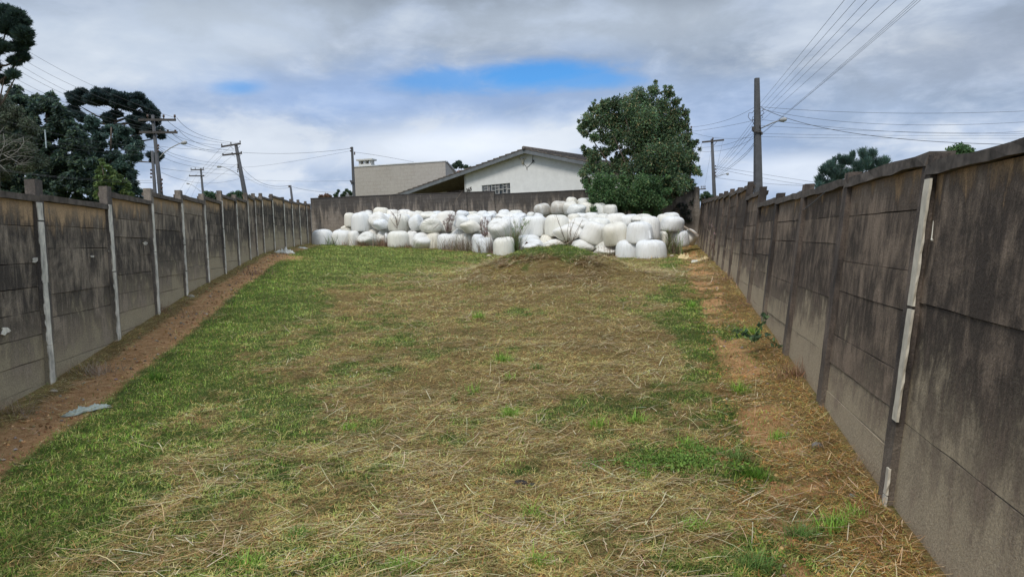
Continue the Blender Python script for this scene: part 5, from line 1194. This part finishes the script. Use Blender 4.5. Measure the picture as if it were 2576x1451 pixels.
TF = [(1205,798,70,.14,BG,'yellow-green grass tuft on the lower front of the soil heap',.22),
 (1265,905,80,.16,BG,'bright green grass tuft left of centre, second tuft down from the heap',.17),
 (1280,950,30,.11,BG,'small yellow-green tuft just below the bright tuft left of centre',.08),
 (1352,922,60,.07,BLG,'flat blue-green rosette of grass right of the small yellow-green tuft',.10),
 (1190,985,30,.12,BG,'low green sprig left of the blue-green rosette and lower down',.12),
 (1280,1045,60,.15,BG,'upright sparse green shoots in the centre of the lot',.24),
 (1500,1075,60,.13,BG,'scattered light green shoots right of the central sparse ones',.28),
 (1145,1010,14,.2,BLG,'single bluish-green bent blade clump left of the central shoots',.03),
 (1340,1295,30,.13,BG,'light green upright blades just below the dark dung lump',.07),
 (1600,1060,55,.12,BG,'light green tuft before the pale broken straw on the right of centre',.14),
 (1730,1120,40,.12,BG,'yellow-green upright blades at the top of the low clover patch',.13),
 (1900,1200,130,.10,[(.10,.22,.025),(.13,.26,.03),(.08,.17,.02)],'dense round dark green tuft right of the clover patch',.06),
 (1855,1155,70,.14,BLG,'loose darker green tuft above the dense round one, by the dirt path',.13),
 (1860,985,60,.17,BG,'green tuft leaning over the bare dirt path near the dry root clump',.10),
 (2010,1345,60,.14,BLG,'coarse green grass clump on the bare earth at lower right',.10),
 (2100,1330,70,.14,BG,'broad-bladed green clump nearest the right wall at lower right',.12),
 (1900,1430,90,.14,BLG,'wide dark green clump at the bottom edge right of centre',.22),
 (1740,1330,60,.10,BG,'flattened green grass left of the coarse clump at lower right',.18),
 (1885,838,120,.16,BG,'fresh green tuft spreading out from the vine at the right wall',.3),
 (1960,1100,50,.1,BG,'thin green sprouts on the dirt beside the dark stones',.12),
 (1350,1420,60,.10,BG,'pale green shoots at the bottom edge in the centre',.15),
 (620,1420,70,.10,BG,'green shoots at the bottom edge left of centre',.18),
 (1010,1425,60,.09,BG,'green sprouts at the bottom edge, first right of the left ones',.14),
 (880,1080,60,.08,BG,'green weeds in the thatch left of centre',.15),
 (620,1050,60,.07,BLG,'bluish green weeds inside the left part of the lot',.16),
 (390,950,90,.12,[(.12,.25,.03),(.09,.2,.03)],'thick green tuft at the path edge right of the plastic rag',.14),
 (760,1350,90,.08,[(.09,.2,.03),(.12,.25,.04)],'dark green tuft in the dry grass at lower left centre',.10),
 (1620,1200,50,.09,BG,'round-leaved light weed at the left end of the clover patch',.07),
 (2150,1300,30,.12,BG,'few green blades standing at the foot of the right wall',.08),
 (1740,768,50,.14,BG,'green tuft on the far part of the right dirt path',.15)]
for x, y, n, L, pal, lb, spd in TF:
    p = ground_hit(x, y+4); tuft(tuple(p), int(n*2.2), L*1.3, max(.006, p.y*.0007), pal, lb, spread=min(spd, .025+n*.0004))
# low clover patch: many small leaves
p = ground_hit(1700, 1155); cl = [(p.x+rng.normal(0,.36), p.y+rng.normal(0,.22), g1(p.x, p.y)+.02, .12, .03, 1) for _ in range(30)]
V, F, c = leaves(cl, 2600, .026, .018, [(.13,.24,.04),(.10,.20,.035),(.16,.28,.05)], 'round')
tag(link('clover_patch', np_mesh('clover_patch', V-np.array(p), F, {'col': c}), BLADE, None, p), 'low leafy clover patch on the right side of the mown lot', 'ground plant')
# dry tall grass about the bales
DG = [(.28,.22,.17),(.21,.16,.12),(.34,.28,.21),(.17,.125,.095),(.25,.22,.14)]
RG = [(.29,.185,.13),(.23,.145,.10),(.36,.24,.17)]
def atd(px, py, dz): return at(px, py, Zf(px)+dz)
DR = [(k1(430,800),-.55,70,.75,[(.10,.19,.06),(.13,.2,.08),(.18,.15,.1)],'green and dry weeds between the first two bales on the left',.16),
 (k1(600,805),-.5,50,.45,RG,'dry tuft at the foot of the second bale from the left',.2),
 (k1(790,815),-.5,150,.5,RG,'dry brown tuft before the left foot of the tilted diagonal-fold bale',.3),
 (k1(1020,800),-.5,150,.75,RG,'reddish dry grass between the tilted bale and the creased upright bale',.28),
 (k1(1180,830),-.6,70,.3,RG,'low brown litter of grass at the foot of the creased upright bale',.35),
 (k1(1330,825),-.6,110,.35,RG,'low reddish grass at the foot of the sagging creamy bale, left side',.3),
 (k1(1760,850),-.5,150,.75,DG,'left half of the dark dry grass patch before the broad white bale',.33),
 (k1(1900,860),-.5,170,.75,DG,'middle of the wide dark dry grass patch before the bottom row',.33),
 (k1(2010,865),-.45,170,1.05,DG,'tallest right part of the wide dark dry grass patch',.28),
 (k1(2200,905),-.75,200,.85,DG,'dry grass over the rounded bale left of the squared bale',.3),
 (k1(2280,915),-.75,110,1.0,DG,'taller dry stems squeezed beside the squared bale',.12),
 (k2(430,735),-.35,220,1.7,DG+BLG,'tall grey-green grass clump right of the squared bale',.16),
 (k2(1330,775),-.25,60,.55,RG,'dead weeds before the crumpled low bale',.12),
 (k2(1400,780),-.25,60,.6,RG,'dead weeds just left of the second-last front bale',.12),
 (k2(2010,735),.35,260,1.2,DG+BLG,'thick grey dry weeds with green tips right of the largest front bale',.28),
 (k2(2070,730),.5,160,1.0,DG+BLG,'outer weeds by the right dirt path, against the last bales',.2),
 (k2(240,800),-1.0,60,.3,RG,'short dry grass at the left foot of the squared bale',.25),
 (k2(1500,860),-.6,70,.2,RG,'short dry grass under the second-last front bale',.3),
 (k2(1850,880),-1.1,90,.16,RG,'short dry grass under the largest front bale',.35)]
for (q, dz, n, L, pal, lb, sp_) in DR:
    p = atd(q[0], q[1], dz); p = Vector((p.x, p.y, g1(p.x, p.y))); tuft(tuple(p), int(n*.8), L*1.05, .017, pal, lb, 'dry_grass', 'dry grass', sp_, 1.25, None, -.9)
# weeds growing out of the second layer and on the heap: stems drawn individually
def stems(lines, Zs, label, r=.012, leafpal=None, nl=0, name='tall_weed'):
    P0 = at(*lines[0][0], Zs); e = empty(name, P0, label, 'weed'); mb = MB()
    for l in lines:
        pts = [at(x, y, Zs+random.uniform(-.1, .1)) for x, y in l]; n = len(pts); mb.tube(pts, [r*(1-.65*i/(n-1)) for i in range(n)], 5)
    mb.build('stem', simple('dry stem', (.20,.16,.12), .9, .25, 20), e, True)
    if nl:
        cl = []
        for l in lines:
            for i in range(len(l)-1):
                for f in (.3, .7): x = l[i][0]*(1-f)+l[i+1][0]*f; y = l[i][1]*(1-f)+l[i+1][1]*f; q = at(x, y, Zs); cl.append((q.x, q.y, q.z, .07, .10, 1))
        V, F, c = leaves(cl, nl, .16, .018, leafpal or DG, 'up'); link('leaves', np_mesh('leaves', V, F, {'col': c}), BLADE, e)
def L1(ls, k): return [[k(*p) for p in l] for l in ls]
stems(L1([[(1185,600),(1183,480),(1190,375)],[(1185,600),(1170,470),(1095,375)],[(1190,560),(1215,480),(1225,420)],[(1180,590),(1140,540),(1100,480)],[(1185,520),(1150,440),(1120,400)]], k1), Zf(998)+.0, 'bent dry stems crossing the upright second-layer bale on the left', .014, DG, 60)
stems(L1([[(1770,635),(1780,540),(1800,400)],[(1765,635),(1775,520),(1830,410)],[(1790,635),(1810,520),(1850,430)],[(1780,635),(1790,520),(1795,430)],[(1800,635),(1830,520),(1880,390)],[(1760,635),(1740,560),(1720,500)],[(1780,635),(1760,560),(1765,470)]], k1), Zf(1128)-.1, 'dense dark dry bush rising before the tall upright second-layer bale', .02, DG, 500)
stems(L1([[(1620,590),(1690,530)],[(1600,600),(1650,560),(1685,515)]], k1), Zf(1100)-.2, 'two crossed thin twigs on the bale lying on its side', .010)
stems(L1([[(2200,690),(2190,600),(2170,480)],[(2210,690),(2220,580),(2235,470)],[(2230,690),(2250,580),(2300,430)],[(2190,680),(2160,600),(2150,520)],[(2215,690),(2240,560),(2240,500)],[(2205,690),(2200,560),(2205,450)]], k1), Zf(1220)-.3, 'thin grey dry stems before the centre of the second layer', .015, DG, 420)
stems(L1([[(440,730),(440,560),(415,420)],[(445,730),(470,560),(545,370)],[(450,730),(460,600),(455,470)],[(450,700),(480,560),(560,430)],[(440,700),(420,600),(400,500)],[(455,600),(520,500),(600,440)]], k2), Zf(1300)-.45, 'tall grass stalks with green blades above the squared bale', .016, BLG, 260)
stems(L1([[(960,680),(905,520),(868,420),(850,375)],[(975,690),(970,560),(990,450)],[(985,690),(1010,540),(1050,425)],[(1000,690),(1060,600),(1110,470)],[(975,690),(985,600),(1030,460)],[(965,690),(940,620),(900,540)],[(1000,690),(1010,620),(1000,470)],[(1010,690),(1060,560),(1130,430)]], k2), Zf(1430)-.6, 'tall bare stems standing on the crest of the soil heap', .016, DG, 40)
stems(L1([[(2430,760),(2440,620),(2400,480)],[(2440,760),(2500,620),(2470,500),(2410,480)],[(2480,800),(2470,700),(2440,560)],[(2520,850),(2460,700),(2400,620)],[(2500,850),(2520,760),(2530,640)],[(2450,740),(2460,680),(2455,600)]], k2), 25.5, 'arching dry stalks against the foot of the right wall near its far end', .012, DG, 60)
stems(L1([[(1835,330),(1870,260),(1945,155)],[(1880,390),(1945,330)]], k1), 42.2, 'thin pale cane leaning against the back wall under the porch', .016)
# leafy vine at the right wall
vp = ground_hit(1915, 850); e = empty('vine', vp, 'broad-leaved green vine creeping at the foot of the right wall', 'plant')
mb = MB(); zs = 10.3; lines = [[(1890,850),(1905,835),(1915,820),(1922,795)],[(1905,850),(1925,845),(1945,860),(1965,872)],[(1900,845),(1880,842),(1860,835)]]
for l in lines: mb.tube([at(x, y, zs) for x, y in l], .006, 5)
mb.build('stem', simple('vine stem', (.10,.14,.05), .8, .2), e, True)
cl = [(*at(x+random.uniform(-5, 5), y+random.uniform(-4, 4), zs-.02), .05, .05, 1) for l in lines for x, y in l for _ in range(2)]
V, F, c = leaves(cl, 90, .075, .055, [(.08,.15,.055),(.10,.18,.06),(.06,.12,.05)], 'round'); link('leaves', np_mesh('leaves', V, F, {'col': c}), LEAF, e)
# ivy on the back wall
e = empty('ivy', onback(1705, 530), 'thin dark ivy climbing the back wall near the right corner', 'plant'); cl = []
for x, y in ((195,370),(205,330),(215,295),(240,290),(300,320),(345,340),(355,320),(330,380),(265,410),(300,430),(330,460),(380,440),(410,430),(290,480),(320,510),(130,420),(380,560),(430,590),(360,600),(400,620),(440,270),(445,240),(310,640),(350,560),(270,450),(400,450)):
    q = onback(1679+x*.1331, 475.5+y*.1331); q = q + bn*.06; cl.append((q.x, q.y, q.z, .11, .13, 1))
V, F, c = leaves(cl, 650, .10, .07, [(.035,.055,.035),(.05,.07,.04),(.07,.07,.05)], 'round'); link('leaves', np_mesh('leaves', V, F, {'col': c}), LEAF, e)
# dry root clumps at the right wall foot and left post
for x, y, n, L, pal, lb in ((2015,945,420,.26,[(.30,.18,.11),(.22,.13,.085),(.38,.26,.17)],'large tangled reddish root clump against the right wall'),
   (240,940,260,.22,[(.42,.34,.25),(.33,.25,.17),(.5,.42,.32)],'bleached dry grass clump beside the nearest left post'),
   (40,1040,160,.22,[(.42,.33,.24),(.34,.25,.17)],'fan of dry stalks at the left edge of the dirt path'),
   (420,790,160,.2,RG+[(.36,.24,.15)],'dry reddish grass heap at the foot of the left wall near the third post'),
   (2190,1180,200,.16,[(.42,.34,.25),(.33,.25,.17)],'wiry bleached grass at the foot of the cracked post'),
   (1830,705,160,.3,RG+[(.36,.26,.17)],'dry grass hump along the right wall, halfway down'),
   (1880,770,120,.25,RG+[(.36,.26,.17)],'dry grass fringe on the right wall above the vine'),
   (640,690,110,.3,RG,'brown grass fringe on the left wall at mid distance'),
   (1800,655,120,.4,RG+DG,'dry weeds by the right wall behind the yellow rags'),
   (778,606,60,.5,BLG+DG,'grey-green weed in the far left wall corner')):
    p = ground_hit(x, y); tuft(tuple(p), n, L, max(.004, p.y*.0006), pal, lb, 'dry_grass', 'dry grass', .14 if p.y < 12 else .3, .6, None, .4)
# crumpled plastic and rags
def rag(px, pts_w, pts_h, label, mt, py, h=.05, ang=0, cat='rag', name='plastic_rag'):
    p = ground_hit(px, py); n, m_ = 26, 12; xs, ys = np.meshgrid(np.linspace(-1, 1, n), np.linspace(-1, 1, m_), indexing='ij')
    edge = 1+.28*np.sin(3*xs+px)+.15*np.sin(9*xs)
    X_ = xs*pts_w/2*(1+.12*np.sin(4*ys)); Y_ = ys*pts_h/2*edge*(1-.55*np.abs(xs)**2)
    ca, sa_ = math.cos(ang), math.sin(ang); Xr_, Yr_ = X_*ca-Y_*sa_, X_*sa_+Y_*ca
    Zt = gh(p.x+Xr_.ravel(), p.y+Yr_.ravel()).reshape(X_.shape) + .012 + h*1.6*(np.abs(fbm(xs*4+px, ys*4, 4)-.5)*2.2)*(1-np.maximum(np.abs(xs), np.abs(ys))**3)*1.3
    V = np.stack([Xr_, Yr_, Zt-p.z], -1).reshape(-1, 3); ii = np.arange(n*m_).reshape(n, m_)
    F = np.stack([ii[:-1,:-1].ravel(), ii[1:,:-1].ravel(), ii[1:,1:].ravel(), ii[:-1,1:].ravel()], 1)
    o = link(name, np_mesh(name, V, F, None, True), mt, None, p); s_ = o.modifiers.new('thickness', 'SOLIDIFY'); s_.thickness = .004; tag(o, label, cat)
M_pl = simple('dirty pale plastic', (.36,.41,.36), .5, .15, 14); M_pw = simple('old white sack', (.66,.64,.56), .7, .15, 9); M_py = simple('yellow sack', (.62,.50,.28), .75, .25, 12)
rag(218, .46, .13, 'torn pale green plastic strip lying on the edge of the left dirt path', M_pl, 1036, .05, .75)
rag(716, .8, .35, 'crumpled white sack by the far part of the left wall', M_pw, 637, .2, .2, 'sack', 'crumpled_sack')
rag(762, .5, .2, 'small white scrap on the grass right of the crumpled sack', M_pw, 625, .06, 0)
rag(1722, .55, .3, 'crumpled yellow sack on the right dirt path below the last bales', M_py, 652, .22, .2, 'sack', 'crumpled_sack')
rag(1768, .5, .25, 'flattened torn yellowish sack nearest the right wall', M_py, 655, .12, .3, 'sack', 'crumpled_sack')
rag(1748, .3, .2, 'little pale scrap between the two yellow sacks', M_pw, 660, .08, .3)
def stone(px, py, sx, sy, sz, label, mt, name='stone', cat='stone'):
    p = ground_hit(px, py); NTt, NPp = 20, 12
    T, Pp = np.meshgrid(np.linspace(0, 2*np.pi, NTt, endpoint=False), np.linspace(-np.pi/2, np.pi/2, NPp)); r = 1+.35*(fbm(T*1.3+px, Pp*1.6+py)-.5)+.15*np.sin(2*T+px)
    V = np.stack([np.cos(T)*np.cos(Pp)*sx*r, np.sin(T)*np.cos(Pp)*sy*r, np.sin(Pp)*sz*r+sz*.4], -1).reshape(-1, 3); ii = np.arange(NTt*NPp).reshape(NPp, NTt)
    F = np.stack([ii[:-1].ravel(), np.roll(ii, -1, 1)[:-1].ravel(), np.roll(ii, -1, 1)[1:].ravel(), ii[1:].ravel()], 1)
    tag(link(name, np_mesh(name, V, F, None, False), mt, None, p), label, cat)
M_st = simple('grey stone', (.15,.14,.135), .9, .3, 30); M_dg = simple('dark dung', (.035,.032,.03), .8, .3, 40); M_ps = simple('pale rubble', (.45,.40,.32), .9, .2, 20)
stone(2057, 1124, .045, .035, .03, 'dark grey stone on the dirt beside the right wall', M_st)
stone(2145, 1250, .03, .025, .02, 'smaller dark stone by the foot of the cracked post', M_st)
stone(2085, 1092, .03, .025, .012, 'flat pale stone above the dark grey stone by the right wall', M_ps)
stone(1310, 1219, .055, .035, .028, 'left lump of dark dung on the dry thatch', M_dg, 'dung_lump', 'dung')
stone(1340, 1224, .04, .03, .022, 'right smaller lump of dark dung on the dry thatch', M_dg, 'dung_lump', 'dung')
stone(1230, 645, .14, .1, .06, 'pale stone at the left foot of the squared bale', M_ps)
stone(135, 985, .05, .04, .02, 'broken concrete chip at the foot of the nearest left post', M_ps)
stone(480, 748, .08, .06, .04, 'pale rubble at the foot of the left wall beside the fourth post', M_ps)
stone(1945, 1165, .02, .02, .008, 'tiny white pebble on the right dirt path', M_ps)
stone(1690, 645, .1, .1, .05, 'pale clod before the weeds right of the largest front bale', M_ps)
# wire hanging across the right wall, white paint run
def onr(px, py, off=.03):
    P_ = Rb[3].lerp(Rb[4], .5); t = (Rb[5]-Rb[3]).normalized(); n = Vector((-t.y, t.x, 0)).normalized(); n = (n + Vector((0, 0, .126))).normalized()
    return hit(px, py, P_ + n*off, n)
mb = MB(); a_, c_ = onr(2091, 470, .07), onr(2010, 537, .06); mb.tube([a_, (a_+c_)/2-Vector((0,0,.01)), c_], .006, 5)
tag(mb.build('loose_wire', M_wire), 'loose dark wire slanting across the right wall below its coping', 'wire')
mb = MB(); q = [onr(2348, 556, .015), onr(2346, 580, .015), onr(2343.5, 602, .015)]; mb.tube(q, [.002,.003,.004], 5); mb.tube([q[2], q[2]-Vector((0,.012,.006))], .007, 6)
tag(mb.build('plastic_thread', M_pw), 'short white thread hanging on the nearest right wall panel', 'thread')
bpy.context.view_layer.update()
# clods and crumbs of earth on the bare strips
n = 5200; Y = 3.2*(34/3.2)**rng.random(n); sd_ = rng.random(n) < .5
X = np.where(sd_, Xl(Y)+.2+.75*rng.random(n), Xr(Y)-.3-.75*rng.random(n)); s = (.004+.014*rng.random(n)**3)*(1+Y/22)
oct_ = np.array([[1,0,0],[0,1,0],[-1,0,0],[0,-1,0],[0,0,.8],[0,0,-.8]]); of = np.array([[0,1,4],[1,2,4],[2,3,4],[3,0,4],[1,0,5],[2,1,5],[3,2,5],[0,3,5]])
V = oct_[None]*s[:, None, None]*(.6+.8*rng.random((n, 6, 1))) + np.stack([X, Y, gh(X, Y)+s*.3], 1)[:, None]
F = (np.arange(n)[:, None, None]*6+of[None]).reshape(-1, 3)
col = np.repeat(pick([(.58,.32,.14),(.48,.27,.12),(.64,.42,.22),(.36,.30,.24),(.36,.19,.09)], n), 6, 0)
tag(link('earth_crumbs', np_mesh('earth_crumbs', V.reshape(-1, 3), F, {'col': col}), BLADE), 'small clods and crumbs of earth scattered on the bare strips along both walls', 'earth', kind='stuff')
